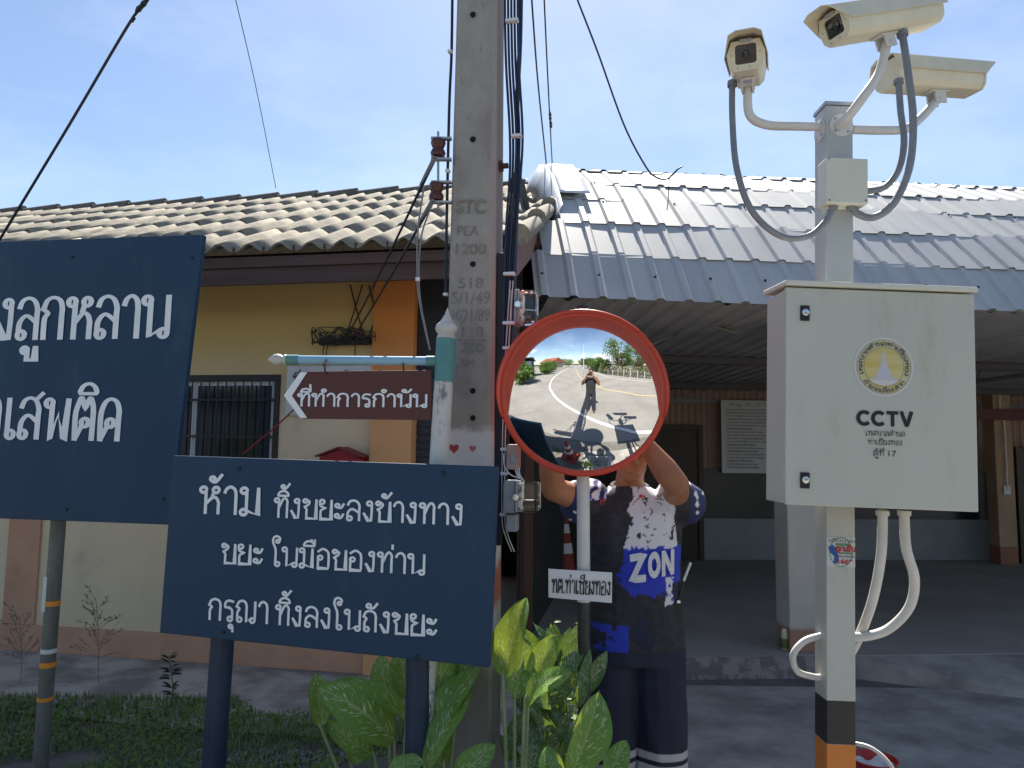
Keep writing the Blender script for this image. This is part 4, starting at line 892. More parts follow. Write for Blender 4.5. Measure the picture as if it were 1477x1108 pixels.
mb = MB(); npl.text(mb, 'ทต.ท่าเชียงทอง', 795.5, 855, 880, 859, 20, .085, .9, o_); mb.build('lettering', black_letter, TM)

# ---------------------------------------------------------------- cctv pole, cabinet, cameras
o_ = P(1204, 1283, 2.66); o_.z = 0
LEAN = (0, R(1.55), 0)
CP = thing('cctv_pole', 'square grey white steel pole with black and orange bands near its foot', 'pole', o_, LEAN); CF = FR(CP)
hw = .0505
ztop = CF.px(1203, 152, -hw).z
zband(cctv_paint, [(CF.px(1210, 1074, -hw).z, CF.px(1210, 1011, -hw).z, .001, (.028, .027, .026)), (-1, CF.px(1210, 1074, -hw).z - .001, .001, (.62, .20, .035)), (CF.px(1203, 400, -hw).z, 9, .02, (.40, .43, .44))])
MB().box(-hw, hw, -hw, hw, -.02, ztop).build('shaft', cctv_paint, CP, bevel=.004)
mb = MB(); e = hw + .004; mb.box(-e, e, -e, e, ztop + .001, ztop + .014); mb.add([(-e, -e, ztop + .014), (e, -e, ztop + .014), (e, e, ztop + .014), (-e, e, ztop + .014), (0, 0, ztop + .03)], [(0, 1, 4), (1, 2, 4), (2, 3, 4), (3, 0, 4)]); mb.build('cap', galv, CP)
# flanges
fz = CF.px(1208, 181, -hw).z
for (M_) in (Matrix.Translation((0.006, -hw, fz)) @ Matrix.Rotation(R(90), 4, 'X'), Matrix.Translation((-hw, 0, fz)) @ Matrix.Rotation(R(-90), 4, 'Y'), Matrix.Translation((hw, 0, fz)) @ Matrix.Rotation(R(90), 4, 'Y')):
    MB().lathe([(.043, .0), (.043, .005), (0, .005)], 28, M_).build('flange', white_paint, CP, smooth=40)
    for a in range(4): q = a * math.pi / 2 + .785; MB().lathe([(.005, .005), (.005, .008), (0, .009)], 8, M_ @ Matrix.Translation((.034 * math.cos(q), .034 * math.sin(q), 0))).build('flange_bolt', galv, CP)
# sticker
sp_ = lambda x, y, k=0: CF.px(x, y, -hw - .0015 - k)
q0, q1 = sp_(1190.5, 817), sp_(1231, 776)
x0s, x1s, z0s, z1s = -hw + .001, hw - .001, q0.z, q1.z; cs_ = (z1s - z0s)
ST = MB().box(x0s, x1s, -hw - .0014, -hw - .0004, z0s, z1s).build('emergency_sticker', mat('white sticker vinyl', (.55, .56, .58), .35), CP)
def flat(name, m, pts, y, parent): mb = MB(); mb.add([(a, y, b) for a, b in pts], [tuple(range(len(pts)))]); return mb.build(name, m, parent)
gr = mat('green sticker ink', (.10, .26, .12), .4); bu = mat('blue sticker ink', (.02, .09, .32), .4); rd = mat('red sticker ink', (.42, .03, .03), .4); dk = mat('dark sticker ink', (.06, .07, .12), .4)
cx, cz = (x0s + x1s) / 2, (z0s + z1s) / 2
mb = MB(); strip(mb, [(cx + .040 * math.cos(a * math.pi / 16), cz + .050 * math.sin(a * math.pi / 16)) for a in range(33)], .003, .003, lambda u, v, k: (u, -hw - .002, v), 0); mb.build('sticker_ring', gr, ST)
flat('sticker_band', gr, [(x0s + .03, z0s + cs_ * .72), (x1s - .02, z0s + cs_ * .72), (x1s - .02, z0s + cs_ * .80), (x0s + .03, z0s + cs_ * .80)], -hw - .0021, ST)
flat('sticker_band', gr, [(x0s + .045, z0s + cs_ * .44), (x1s - .008, z0s + cs_ * .44), (x1s - .008, z0s + cs_ * .50), (x0s + .045, z0s + cs_ * .50)], -hw - .0021, ST)
flat('sticker_figure', bu, [(x0s + .004, z0s + cs_ * .66), (x0s + .02, z0s + cs_ * .75), (x0s + .034, z0s + cs_ * .60), (x0s + .042, z0s + cs_ * .34), (x0s + .036, z0s + cs_ * .12), (x0s + .022, z0s + cs_ * .10), (x0s + .026, z0s + cs_ * .36), (x0s + .010, z0s + cs_ * .48)], -hw - .0021, ST)
mb = MB(); thai(mb, 'ฉุกเฉิน', (x0s + .030, -hw - .0022, z0s + cs_ * .53), (x1s - .002, -hw - .0022, z0s + cs_ * .53), (0, 0, 1), (0, -1, 0), cs_ * .16, .24, .9); write(mb, '1669', (x0s + .038, -hw - .0022, z0s + cs_ * .10), (x1s - .010, -hw - .0022, z0s + cs_ * .10), (0, 0, 1), (0, -1, 0), cs_ * .17, .03); mb.build('sticker_lettering', rd, ST)
mb = MB(); thai(mb, 'เจ็บป่วย'.replace('จ', 'ด').replace('ป', 'บ'), (x0s + .004, -hw - .0022, z0s + cs_ * .84), (x1s - .004, -hw - .0022, z0s + cs_ * .84), (0, 0, 1), (0, -1, 0), cs_ * .09, .2); thai(mb, 'โทรแจ้งเหตุ'.replace('โ', 'เ').replace('จ', 'ด'), (x0s + .040, -hw - .0022, z0s + cs_ * .33), (x1s - .006, -hw - .0022, z0s + cs_ * .33), (0, 0, 1), (0, -1, 0), cs_ * .06, .2); mb.build('sticker_small_print', dk, ST)
# junction box
JX = thing('junction_box', 'small cream square junction box on the cctv pole under the cameras', 'junction box', CF.w((0, -hw, CF.px(1219, 260, -hw).z)), LEAN); JF = FR(JX)
a, b = JF.px(1191, 292, -.075), JF.px(1251, 230, -.075)
MB().box(a.x, b.x, -.070, -.002, a.z, b.z).build('casing', cream_metal, JX, bevel=.004)
MB().box(a.x - .001, b.x + .001, -.078, -.0705, a.z - .001, b.z + .001).build('lid', cream_metal, JX, bevel=.003)
for (x, z) in ((a.x + .011, b.z - .003), (a.x + .012, a.z + .008), (b.x - .008, a.z + .012)): MB().lathe([(.003, 0), (.003, .001), (0, .001)], 8, Matrix.Translation((x, -.078, z)) @ ROTX).build('screw', black_rub, JX)
for x in (1202, 1227):
    q = JF.px(x, 293, -.04); MB().tube([(q.x, -.04, a.z + .001), (q.x, -.04, a.z - .012)], .016, 12).build('gland', grey_pipe, JX)
# cabinet
cab_d = -hw - .20
CBN = thing('control_cabinet', 'cream steel cctv cabinet with round gold emblem and black lettering on its door', 'cabinet', CF.w((0, -hw, CF.px(1200, 572, -hw).z)), LEAN); KF = FR(CBN)
dpt = -.20
tl, br_ = KF.px(1134, 414, dpt), KF.px(1412, 739, dpt); xa, xb, za, zb = tl.x, br_.x, br_.z, tl.z
MB().box(xa + .004, xb - .004, dpt + .022, -.004, za + .003, zb - .002).build('body', cab_metal, CBN, bevel=.004)
DO = MB().box(xa, xb, dpt, dpt + .020, za, zb).build('door', cab_metal, CBN, bevel=.004)
mb = MB(); mb.add([(xa - .006, dpt - .014, zb + .004), (xb + .006, dpt - .014, zb + .004), (xb + .006, .012, zb + .016), (xa - .006, .012, zb + .016), (xa - .006, dpt - .014, zb + .022), (xb + .006, dpt - .014, zb + .022), (xb + .006, .012, zb + .034), (xa - .006, .012, zb + .034)], [(0, 3, 2, 1), (4, 5, 6, 7), (0, 1, 5, 4), (1, 2, 6, 5), (2, 3, 7, 6), (3, 0, 4, 7)]); mb.build('lid', cream_metal, CBN, bevel=.004)
for (x, y) in ((1160.5, 452), (1160.5, 693)):
    q = KF.px(x, y, dpt); L = MB(); 
    L.box(-.0155, .0155, -.006, 0, -.026, .026); lk = L.build('lock', black_rub, DO, bevel=.0055, seg=3); lk.location = (q.x, dpt - .0005, q.z)
    MB().lathe([(.0115, 0), (.0115, .004), (.009, .005), (0, .005)], 18, Matrix.Translation((0, -.0062, .002)) @ ROTX).build('barrel', chrome, lk, smooth=40)
dkl = mat('dark grey cabinet lettering', (.014, .016, .018), .5)
class KP(PL):
    def __init__(s): s.o = KF.w((0, dpt - .0006, 0)); s.n = KF.R @ Vector((0, -1, 0))
kp = KP(); mb = MB()
cp0, cp1 = kp(1236.5, 614), kp(1317.5, 616.5); cw = (cp1 - cp0); cup = kp.n.cross(cw.normalized()); cup = cup if cup.z > 0 else -cup; chh = (kp(1277, 592) - kp(1277, 614.5)).length
fnc = lambda u, v, k: tuple(cp0 + cw * (u / 3.72) + cup * (v * chh) + kp.n * (.001 + k))
for x in (0, .98): strip(mb, [(x + .46 + .40 * math.cos(R(a)), .5 + .39 * math.sin(R(a))) for a in range(42, 319, 12)], .26, .235, fnc, 0)
strip(mb, [(1.95, .885), (2.73, .885)], .2, .23, fnc, 0); strip(mb, [(2.34, .78), (2.34, 0)], .24, .2, fnc, .0002)
strip(mb, [(2.92, 1.0), (3.25, .08)], .25, .2, fnc, .0001); strip(mb, [(3.62, 1.0), (3.29, .08)], .25, .2, fnc, .0004); strip(mb, [(3.17, .07), (3.37, .07)], .2, .14, fnc, .0006)
for a in (('เทศบาลตำบล', 1248, 628.5, 1304.5, 630, 6.8), ('ท่าเชียงทอง', 1251.5, 641, 1301, 642.5, 6.6), ('ตู้ที่', 1259, 657.5, 1274.5, 658, 7.5)): kp.text(mb, *a, .115, .9)
kp.latin(mb, '17', 1281.5, 658.5, 1292.5, 659, 8.5, .0, lift=.001)
mb.v = [tuple(KF.I @ Vector(p)) for p in mb.v]; mb.build('lettering', dkl, DO)
ec = KF.px(1274.5, 529.5, dpt); er = abs(KF.px(1317.5, 529.5, dpt).x - ec.x)
def disc(r0, r1, n=64): return [(r1 * math.cos(2 * math.pi * i / n), r1 * math.sin(2 * math.pi * i / n)) for i in range(n)]
ewh = mat('pale emblem vinyl', (.60, .61, .60), .4); egd = mat('gold emblem ink', (.56, .42, .10), .4, col2=(.62, .54, .26), scale=24, stretch=(.15, 1, 1.2)); epl = mat('pale gold emblem ring', (.54, .53, .36), .4, col2=(.58, .48, .18), scale=14); est = mat('lilac grey stupa ink', (.52, .52, .58), .4)
def eflat(name, m, pts, k, par): mb = MB(); mb.add([(ec.x + a * er, dpt - .0006 - k, ec.z + b * er) for a, b in pts], [tuple(range(len(pts)))]); return mb.build(name, m, par)
EM = eflat('emblem', ewh, disc(0, 1), .0006, DO)
eflat('emblem_ring', epl, disc(0, .91), .0010, EM); eflat('emblem_field', egd, disc(0, .66), .0014, EM)
eflat('emblem_stupa', est, [(-.42, -.42), (-.40, -.36), (-.26, -.34), (-.20, -.14), (-.13, .02), (-.09, .16), (-.05, .34), (-.02, .56), (.0, .64), (.02, .56), (.05, .34), (.09, .16), (.13, .02), (.20, -.14), (.26, -.34), (.44, -.36), (.46, -.42)], .0018, EM)
eflat('emblem_foot', ewh, [(-.5, -.43), (.5, -.43), (.36, -.55), (0, -.645), (-.36, -.55)], .0018, EM)
mb = MB()
for r_ in (.91, .67): strip(mb, [(r_ * math.cos(a * math.pi / 32), r_ * math.sin(a * math.pi / 32)) for a in range(65)], .012, .012, lambda u, v, k: (ec.x + u * er, dpt - .0026, ec.z + v * er), 0)
for (t, a0, a1, r_, inv) in (('เทศบาลตำบลท่าเชียงทอง', 200, -20, .72, 1), ('อำเภอเมือง.ตาก', 216, 324, .86, -1)):
    st, W_ = thai_strokes(t)
    def arc(u, v, k): a = R(a0 + (a1 - a0) * u / W_); rr = r_ + inv * v * .12; return (ec.x + rr * er * math.cos(a), dpt - .0027, ec.z + rr * er * math.sin(a))
    for s in st: strip(mb, cr2(s), .2, .14, arc, 0)
mb.build('emblem_lettering', mat('grey emblem ink', (.16, .16, .14), .5), EM)
# conduits below the cabinet
def cpath(pts): return [CF.px(x, y, d) for (x, y, d) in pts]
for pts in ([(1273, 736, -.13), (1271, 800, -.10), (1258, 868, -.03), (1236, 925, .03), (1218, 955, .02)], [(1304, 738, -.13), (1307, 790, -.12), (1319, 835, -.09), (1312, 875, -.05), (1285, 905, -.01), (1255, 917, .0), (1222, 919, .0)], [(1184, 917, 0), (1160, 925, -.01), (1144, 945, -.02), (1150, 968, -.01), (1172, 976, 0), (1184, 977, 0)]):
    MB().tube(spline(cpath(pts), 8), .0165 if pts[0][0] > 1200 else .0115, 12).build('conduit', white_pipe, CP, smooth=60)
for x in (1273, 1304): q = CF.px(x, 742, -.13); MB().tube([(q.x, -.13, q.z - .004), (q.x, -.13, q.z + .012)], .022, 12).build('conduit_gland', white_pipe, CP)
MB().tube(spline(cpath([(1230, 1072, -.02), (1255, 1078, -.06), (1280, 1098, -.1), (1296, 1130, -.14), (1300, 1180, -.2)]), 6), .007, 8).build('earth_cable', white_pipe, CP, smooth=60)
# cameras
def security_camera(lab, front, rear, roll, arm, d_arm, cable, cab_r):
    f = P(*front); r_ = P(*rear); X = (f - r_).normalized(); L = (f - r_).length
    Y = Vector((0, 0, 1)).cross(X).normalized(); Z = X.cross(Y); Rm = Matrix((X, Y, Z)).transposed()
    c = (f + r_) / 2
    t = thing('security_camera', lab, 'security camera', c, Rm.to_euler(), 'security cameras on the pole'); Fr = FR(t)
    h = L / 2; wd, hb = .067, .058
    sec = [(-.040, -hb), (.040, -hb), (.058, -.040), (wd, .004), (.050, .046), (-.050, .046), (-wd, .004), (-.058, -.040)]
    mb = MB(); n = 8; mb.add([(-h, a, b) for a, b in sec] + [(h - .05, a, b) for a, b in sec], [tuple(range(n)), tuple(range(2 * n - 1, n - 1, -1))] + [(i, i + n, (i + 1) % n + n, (i + 1) % n) for i in range(n)])
    H = mb.build('housing', cream_cam, t, bevel=.004)
    # front bezel with square window opening
    ins = [(-.030, -.034), (.030, -.034), (.036, -.028), (.036, .026), (.030, .032), (-.030, .032), (-.036, .026), (-.036, -.028)]
    mb = MB(); x0, x1 = h - .049, h - .036
    vs = [(x0, a, b) for a, b in sec] + [(x1, a * .97, b * .97) for a, b in sec] + [(x1, a, b) for a, b in ins] + [(x0, a, b) for a, b in ins]
    fs = [(i, (i + 1) % n, n + (i + 1) % n, n + i) for i in range(n)] + [(n + i, n + (i + 1) % n, 2 * n + (i + 1) % n, 2 * n + i) for i in range(n)] + [(2 * n + i, 2 * n + (i + 1) % n, 3 * n + (i + 1) % n, 3 * n + i) for i in range(n)] + [(3 * n + i, 3 * n + (i + 1) % n, (i + 1) % n, i) for i in range(n)]
    mb.add(vs, fs); mb.build('bezel', cream_cam, t)
    MB().box(x0 - .0, x1 - .008, -.036, .036, -.034, .032).build('window', glass_dark, t)
    MB().lathe([(.018, 0), (.018, .004), (.012, .004), (.010, .001), (0, .002)], 20, Matrix.Translation((x1 - .0078, 0, 0)) @ Matrix.Rotation(R(90), 4, 'Y')).build('lens', glass_dark, t)
    for (a, b) in ((-.028, -.046), (.012, -.046), (.048, .0), (-.048, 0.0)): MB().lathe([(.0035, 0), (.003, .002), (0, .002)], 8, Matrix.Translation((x1, a, b)) @ Matrix.Rotation(R(90), 4, 'Y')).build('bezel_screw', galv, t)
    # sun shield: a folded cover over top and sides, longer in front
    top = [(-wd - .006, -.006), (-.054, .053), (-.030, .064), (.030, .064), (.054, .053), (wd + .006, -.006)]
    mb = MB(); mb.add([(-h - .012, a, b) for a, b in top] + [(h + .004 + (.03 if abs(a) < .06 else -.05), a, b) for a, b in top], [(i, i + 1, i + 7, i + 6) for i in range(5)]); mb.build('sun_shield', cream_cam, t, solid=.003)
    mb = MB(); mb.add([(-h - .008, a, b) for a, b in top[1:5]], [(0, 1, 2, 3)]); mb.build('rear_plate', cream_cam, t, solid=.002)
    MB().box(h - .036, h - .030, -.018, .018, .036, .042).tube([(h - .033, -.02, .045), (h - .033, .02, .045)], .004, 6).build('latch', galv, t)
    # arm and knuckle
    ap = [Fr.l(P(x, y, d_arm + k)) for (x, y, k) in arm]; e = ap[-1]
    foot = Vector((.0, 0, -hb)); 
    MB().box(-.045, .045, -.026, .026, -hb - .008, -hb - .001).build('mount_plate', white_paint, t, bevel=.002)
    kn = MB(); kn.box(-.026, .026, -.022, -.016, -hb - .05, -hb - .008); kn.box(-.026, .026, .016, .022, -hb - .05, -hb - .008); kn.tube([(0, -.025, -hb - .036), (0, .025, -hb - .036)], .008, 10); kn.build('knuckle', white_paint, t)
    ap = ap[:-1] + [Vector((0, 0, -hb - .035))]
    MB().tube(spline(ap, 8), .0165, 14).build('arm', white_paint, t, smooth=60)
    cp_ = [Fr.l(P(x, y, d)) for (x, y, d) in cable]
    MB().tube(spline(cp_, 8), cab_r, 10).build('cable_conduit', grey_pipe, t, smooth=60)
    MB().tube([cp_[0], cp_[0].lerp(cp_[1], .12)], cab_r * 1.5, 12).build('cable_gland', grey_pipe, t)
    return t
security_camera('leftmost cream security camera, facing the viewer', (1075, 74, 2.42), (1080, 104, 2.76), 0, [(1186, 183, 0), (1150, 182, 0), (1105, 180, -.02), (1081, 165, -.03), (1074, 140, -.04)], 2.66, [(1056, 118, 2.64), (1056.5, 175, 2.62), (1063, 245, 2.58), (1085, 305, 2.58), (1125, 340, 2.57), (1165, 341, 2.56), (1192, 318, 2.56), (1202, 296, 2.57)], .0118)
security_camera('topmost cream security camera, pointing left over the pole', (1192, 40, 2.40), (1338, 17, 2.60), 0, [(1210, 181, -.06), (1222, 170, -.10), (1245, 140, -.14), (1268, 105, -.14), (1274, 72, -.12)], 2.66, [(1301, 46, 2.52), (1309, 100, 2.50), (1317, 170, 2.50), (1312, 240, 2.50), (1290, 292, 2.52), (1262, 313, 2.55), (1238, 309, 2.57), (1227, 296, 2.57)], .0130)
security_camera('rearmost cream security camera, pointing right', (1412, 117, 2.80), (1278, 107, 2.66), 0, [(1230, 187, 0), (1270, 188, 0), (1306, 186, .02), (1326, 172, .04), (1333, 150, .06)], 2.66, [(1296, 116, 2.62), (1299, 160, 2.60), (1304, 205, 2.59), (1296, 245, 2.59), (1276, 270, 2.6), (1250, 276, 2.6)], .0118)

# ---------------------------------------------------------------- people
def capsule(mb, a, b, ra, rb, n=14):
    a = Vector(a); b = Vector(b); d = (b - a).normalized(); pts, rr = [], []
    for k in range(4): q = math.pi / 2 * k / 4; pts.append(a - d * ra * math.cos(q)); rr.append(max(1e-4, ra * math.sin(q)))
    pts += [a, b]; rr += [ra, rb]
    for k in range(1, 5): q = math.pi / 2 * k / 4; pts.append(b + d * rb * math.sin(q)); rr.append(max(1e-4, rb * math.cos(q)))
    mb.tube(pts, rr, n)
def loft(mb, rings, n=28):
    vs = []
    for (x, y, z, rx, ry) in rings:
        for j in range(n):
            q = 2 * math.pi * j / n; c, s_ = math.cos(q), math.sin(q); k = 2.4
            vs.append((x + rx * math.copysign(abs(c) ** (2 / k), c), y + ry * math.copysign(abs(s_) ** (2 / k), s_), z))
    m = len(rings); fs = [(i * n + j, i * n + (j + 1) % n, (i + 1) * n + (j + 1) % n, (i + 1) * n + j) for i in range(m - 1) for j in range(n)]
    mb.add(vs, fs + [tuple(range(n - 1, -1, -1)), tuple((m - 1) * n + j for j in range(n))])
def blob(name, mb, voxel, m, parent, smooth=4, wrinkle=0, wscale=9, seed=0):
    o = mb.build('tmp', None); r_ = o.modifiers.new('r', 'REMESH'); r_.mode = 'VOXEL'; r_.voxel_size = voxel
    s_ = o.modifiers.new('s', 'SMOOTH'); s_.iterations = smooth; s_.factor = .5
    dg = bpy.context.evaluated_depsgraph_get(); me = bpy.data.meshes.new_from_object(o.evaluated_get(dg)); om = o.data
    bpy.data.objects.remove(o); bpy.data.meshes.remove(om); me.name = name
    if wrinkle:
        nr = [v.normal.copy() for v in me.vertices]
        for v, n_ in zip(me.vertices, nr):
            p = v.co; q = Vector((p.x * wscale + seed, p.y * wscale, p.z * wscale * .55 + p.x * 3))
            a = 1 - abs(noise.noise(q)) * 2; b = noise.noise(q * 2.3); v.co = p + n_ * wrinkle * (a * .7 + b * .5)
    for p in me.polygons: p.use_smooth = True
    me.materials.clear(); me.materials.append(m)
    ob_ = bpy.data.objects.new(name, me); COL.objects.link(ob_); ob_.parent = parent; return ob_
def hand(mb, w_, d, up, side, curl=.5, sc=1.0):
    """palm from wrist w_ along d; up = back of the hand; side = thumb side"""
    w_ = Vector(w_); d = Vector(d).normalized(); up = Vector(up); up = (up - d * up.dot(d)).normalized(); s_ = d.cross(up).normalized(); s_ = s_ if s_.dot(Vector(side)) > 0 else -s_
    for k in (-.026, -.009, .009, .026): capsule(mb, w_ + s_ * k * .7 * sc, w_ + d * .085 * sc + s_ * k * sc, .015 * sc, .0125 * sc, 10)
    for k, l in ((.030, .072), (.010, .080), (-.010, .074), (-.029, .058)):
        b0 = w_ + d * .088 * sc + s_ * k * sc; q1 = (d * math.cos(curl * .6) - up * math.sin(curl * .6)); q2 = (d * math.cos(curl * 1.5) - up * math.sin(curl * 1.5)); q3 = (d * math.cos(curl * 2.3) - up * math.sin(curl * 2.3))
        b1 = b0 + q1 * l * .45 * sc; b2 = b1 + q2 * l * .32 * sc; b3 = b2 + q3 * l * .26 * sc
        capsule(mb, b0, b1, .0092 * sc, .0086 * sc, 8); capsule(mb, b1, b2, .0086 * sc, .008 * sc, 8); capsule(mb, b2, b3, .008 * sc, .0068 * sc, 8)
    t0 = w_ + d * .025 * sc + s_ * .024 * sc; t1 = t0 + (d * .55 + s_ * .7 - up * .2).normalized() * .042 * sc; t2 = t1 + (d * .85 + s_ * .3 - up * .4).normalized() * .034 * sc
    capsule(mb, t0, t1, .013 * sc, .010 * sc, 8); capsule(mb, t1, t2, .0098 * sc, .0075 * sc, 8)
def head(mb, c, sc=1.0):
    x, y, z = c
    mb.ball((x, y + .012, z + .028), .1 * sc, 20, sc=(.76, .95, .92)); mb.ball((x, y - .02, z - .045), .075 * sc, 18, sc=(.84, .86, .92)); mb.ball((x, y - .052, z - .088), .034 * sc, 14, sc=(1.1, .8, .8))
    capsule(mb, (x, y - .082, z + .016), (x, y - .100, z - .022), .010, .014, 10); mb.ball((x - .012, y - .092, z - .027), .010, 10); mb.ball((x + .012, y - .092, z - .027), .010, 10)
    capsule(mb, (x - .03, y - .076, z + .030), (x + .03, y - .076, z + .030), .014, .014, 10)
    capsule(mb, (x - .02, y - .079, z - .055), (x + .02, y - .079, z - .055), .008, .008, 8); capsule(mb, (x - .016, y - .078, z - .066), (x + .016, y - .078, z - .066), .009, .009, 8)
    for s_ in (-1, 1):
        mb.ball((x + s_ * .040, y - .062, z - .02), .026, 12); mb.ball((x + s_ * .079, y + .012, z - .004), .030, 12, sc=(.34, .7, 1.05))
skin = mat('tanned skin', (.33, .155, .085), .5, col2=(.28, .125, .07), scale=14, spec=.4)
skin.node_tree.nodes['Principled BSDF'].inputs['Subsurface Weight'].default_value = .12; skin.node_tree.nodes['Principled BSDF'].inputs['Subsurface Radius'].default_value = (.02, .008, .004)
hair_m = mat('black hair', (.012, .010, .009), .55); eye_w = mat('eye white', (.6, .58, .55), .2); eye_d = mat('dark iris', (.02, .012, .008), .15); lip_m = skin
def face_bits(parent, c):
    x, y, z = c
    for s_ in (-1, 1):
        e = MB().ball((x + s_ * .031, y - .074, z + .010), .0125, 12).build('eye', eye_w, parent, smooth=60); MB().ball((x + s_ * .031, y - .0835, z + .010), .0062, 10, sc=(1, .6, 1)).build('iris', eye_d, e, smooth=60)
        capsule_b = MB(); capsule(capsule_b, (x + s_ * .018, y - .088, z + .033), (x + s_ * .047, y - .080, z + .034), .0032, .0026, 6); capsule_b.build('eyebrow', hair_m, parent)
# --- the man behind the mirror
MX, MY = .50, 3.0
MAN = thing('person', 'man in a dark blue and white printed shirt reaching up behind the round mirror', 'person', (MX, MY, 0))
def ml(p): return Vector(p) - Vector((MX, MY, 0))
SL_, SR_ = Vector((-.175, 0, 1.355)), Vector((.165, 0, 1.365)); EL_, ER_ = ml(P(799, 706, 2.92)), ml(P(976, 700, 2.80)); WL_, WR_ = ml(P(788, 640, 2.84)), ml(P(926, 634, 2.80))
hc = (-.015, -.005, 1.551)
mb = MB(); head(mb, hc)
capsule(mb, (-.015, .015, 1.36), (-.015, .0, 1.46), .062, .058)
loft(mb, [(0, 0, .80, .16, .105), (0, 0, .95, .155, .105), (0, 0, 1.15, .165, .105), (0, 0, 1.30, .165, .095), (0, 0, 1.39, .08, .06)])
for s_, e, w_ in ((SL_, EL_, WL_), (SR_, ER_, WR_)):
    capsule(mb, s_, s_.lerp(e, .5), .058, .054); capsule(mb, s_.lerp(e, .5), e, .054, .047); capsule(mb, e, e.lerp(w_, .35), .049, .050); capsule(mb, e.lerp(w_, .35), w_, .050, .029)
hand(mb, WL_, (.45, -.02, .9), (-.3, .9, 0), (1, 0, 0), .5); hand(mb, WR_, (-.5, -.02, .85), (.3, .9, 0), (-1, 0, 0), .5)
for s_ in (-1, 1):
    capsule(mb, (s_ * .09, 0, .84), (s_ * .105, -.01, .47), .082, .055); capsule(mb, (s_ * .105, -.01, .47), (s_ * .11, .02, .09), .055, .036); capsule(mb, (s_ * .11, .03, .04), (s_ * .115, -.12, .03), .036, .03)
BODY = blob('body', mb, .006, skin, MAN, 3)
face_bits(BODY, hc)
mb = MB(); mb.ball((hc[0], hc[1] + .022, hc[2] + .045), .104, 20, sc=(.79, .92, .86)); blob('hair', mb, .007, hair_m, BODY, 2, .004, 60)
# shirt
pr = bpy.data.materials.new('printed sports shirt'); pr.use_nodes = True; t_ = pr.node_tree; at_ = t_.nodes.new('ShaderNodeAttribute'); at_.attribute_name = 'print'; t_.links.new(at_.outputs['Color'], t_.nodes['Principled BSDF'].inputs['Base Color']); t_.nodes['Principled BSDF'].inputs['Roughness'].default_value = .75
mb = MB()
loft(mb, [(.005, 0, .795, .192, .13), (.005, 0, .86, .186, .128), (0, 0, .98, .176, .126), (0, 0, 1.12, .180, .128), (0, 0, 1.24, .19, .126), (0, 0, 1.32, .185, .112), (-.005, .005, 1.385, .13, .085), (-.015, .01, 1.42, .082, .070)])
for s_, e in ((SL_, EL_), (SR_, ER_)):
    k = s_ + Vector((math.copysign(-.04, s_.x), 0, -.01)); capsule(mb, k, s_.lerp(e, .36), .084, .070)
    mb.ball(tuple(s_ + Vector((math.copysign(-.01, s_.x), -.005, .0))), .094, 16)
    capsule(mb, s_ + Vector((0, 0, -.06)), s_.lerp(e, .42) + Vector((0, .01, -.035)), .06, .05)
SHIRT = blob('shirt', mb, .0055, pr, MAN, 5, .0075, 7, 3.1)
def inpoly(x, y, p):
    c = False; j = len(p) - 1
    for i in range(len(p)):
        if (p[i][1] > y) != (p[j][1] > y) and x < (p[j][0] - p[i][0]) * (y - p[i][1]) / (p[j][1] - p[i][1]) + p[i][0]: c = not c
        j = i
    return c
WHT = [(370, 100), (460, 50), (560, 20), (640, 60), (680, 350), (700, 540), (295, 540), (340, 400), (360, 330), (325, 280), (385, 200)]
BLU = [(300, 525), (720, 525), (720, 760), (560, 870), (350, 880), (262, 790)]
FIG = [(600, 745), (665, 745), (650, 820), (665, 935), (590, 950), (605, 850)]
cdk, cd2, cwh, cbl, cgr = (.013, .014, .022), (.021, .022, .032), (.60, .60, .66), (.014, .035, .42), (.24, .25, .32)
def print_colour(co):
    X, Z = co.x + MX, co.z; x = 738 + X * FPX / 2.88; y = 656 - (Z - 1.55) * FPX / 2.88
    u, v = (x - 840) * 5.035, (y - 680) * 5.035
    n1 = noise.noise(Vector((u * .022, v * .022, 1.7))); n2 = noise.noise(Vector((u * .05, v * .05, 7))); n3 = noise.noise(Vector((u * .012, v * .02, 4)))
    uu, vv = u + n1 * 34 + n2 * 14, v + n2 * 26 + n1 * 20
    c = cd2 if n1 + .4 * n2 > .10 else cdk
    if co.y > .09: return c
    if v > 1085 and u < 330 and n1 > -.35: c = cbl
    if inpoly(uu, vv, BLU): c = cbl
    if inpoly(u, vv, WHT):
        c = cwh
        if noise.noise(Vector((u * .016, v * .020, 22))) > .40 and n2 > -.2 or (abs(n3) < .05 and n1 > .12 and v < 480): c = cdk
    elif inpoly(u, v, FIG): c = cwh if n2 < .2 else cbl
    if u < 235 and v < 215 - (u - 50) * .1:
        k = math.sin((u + v * .45) * .075 + n1 * 3); c = cwh if k > .45 else (cbl if k > -.35 else cdk)
    if abs(co.x) > .205 and Z > 1.2: c = (.012, .020, .09) if n1 < .42 else cwh
    if 415 < u < 465 and 165 < v < 195: c = (.40, .03, .04) if abs(v - 180 - n2 * 10) < 8 else cwh
    if 125 < u < 185 and 200 < v < 245 and n2 > -.1: c = (.36, .05, .07)
    return c
me = SHIRT.data; ca = me.color_attributes.new('print', 'FLOAT_COLOR', 'POINT')
ca.data.foreach_set('color', [k for v in me.vertices for k in (*print_colour(v.co), 1)])
bv = BVHTree.FromPolygons([v.co.copy() for v in me.vertices], [tuple(p.vertices) for p in me.polygons])
def onshirt(mb_src, lift):
    out = []
    for p in mb_src.v:
        h_ = bv.ray_cast(Vector((p[0], -1, p[2])), Vector((0, 1, 0))); y = h_[0].y if h_[0] else -.12
        out.append((p[0], y - lift - p[1], p[2]))
    mb_src.v = out
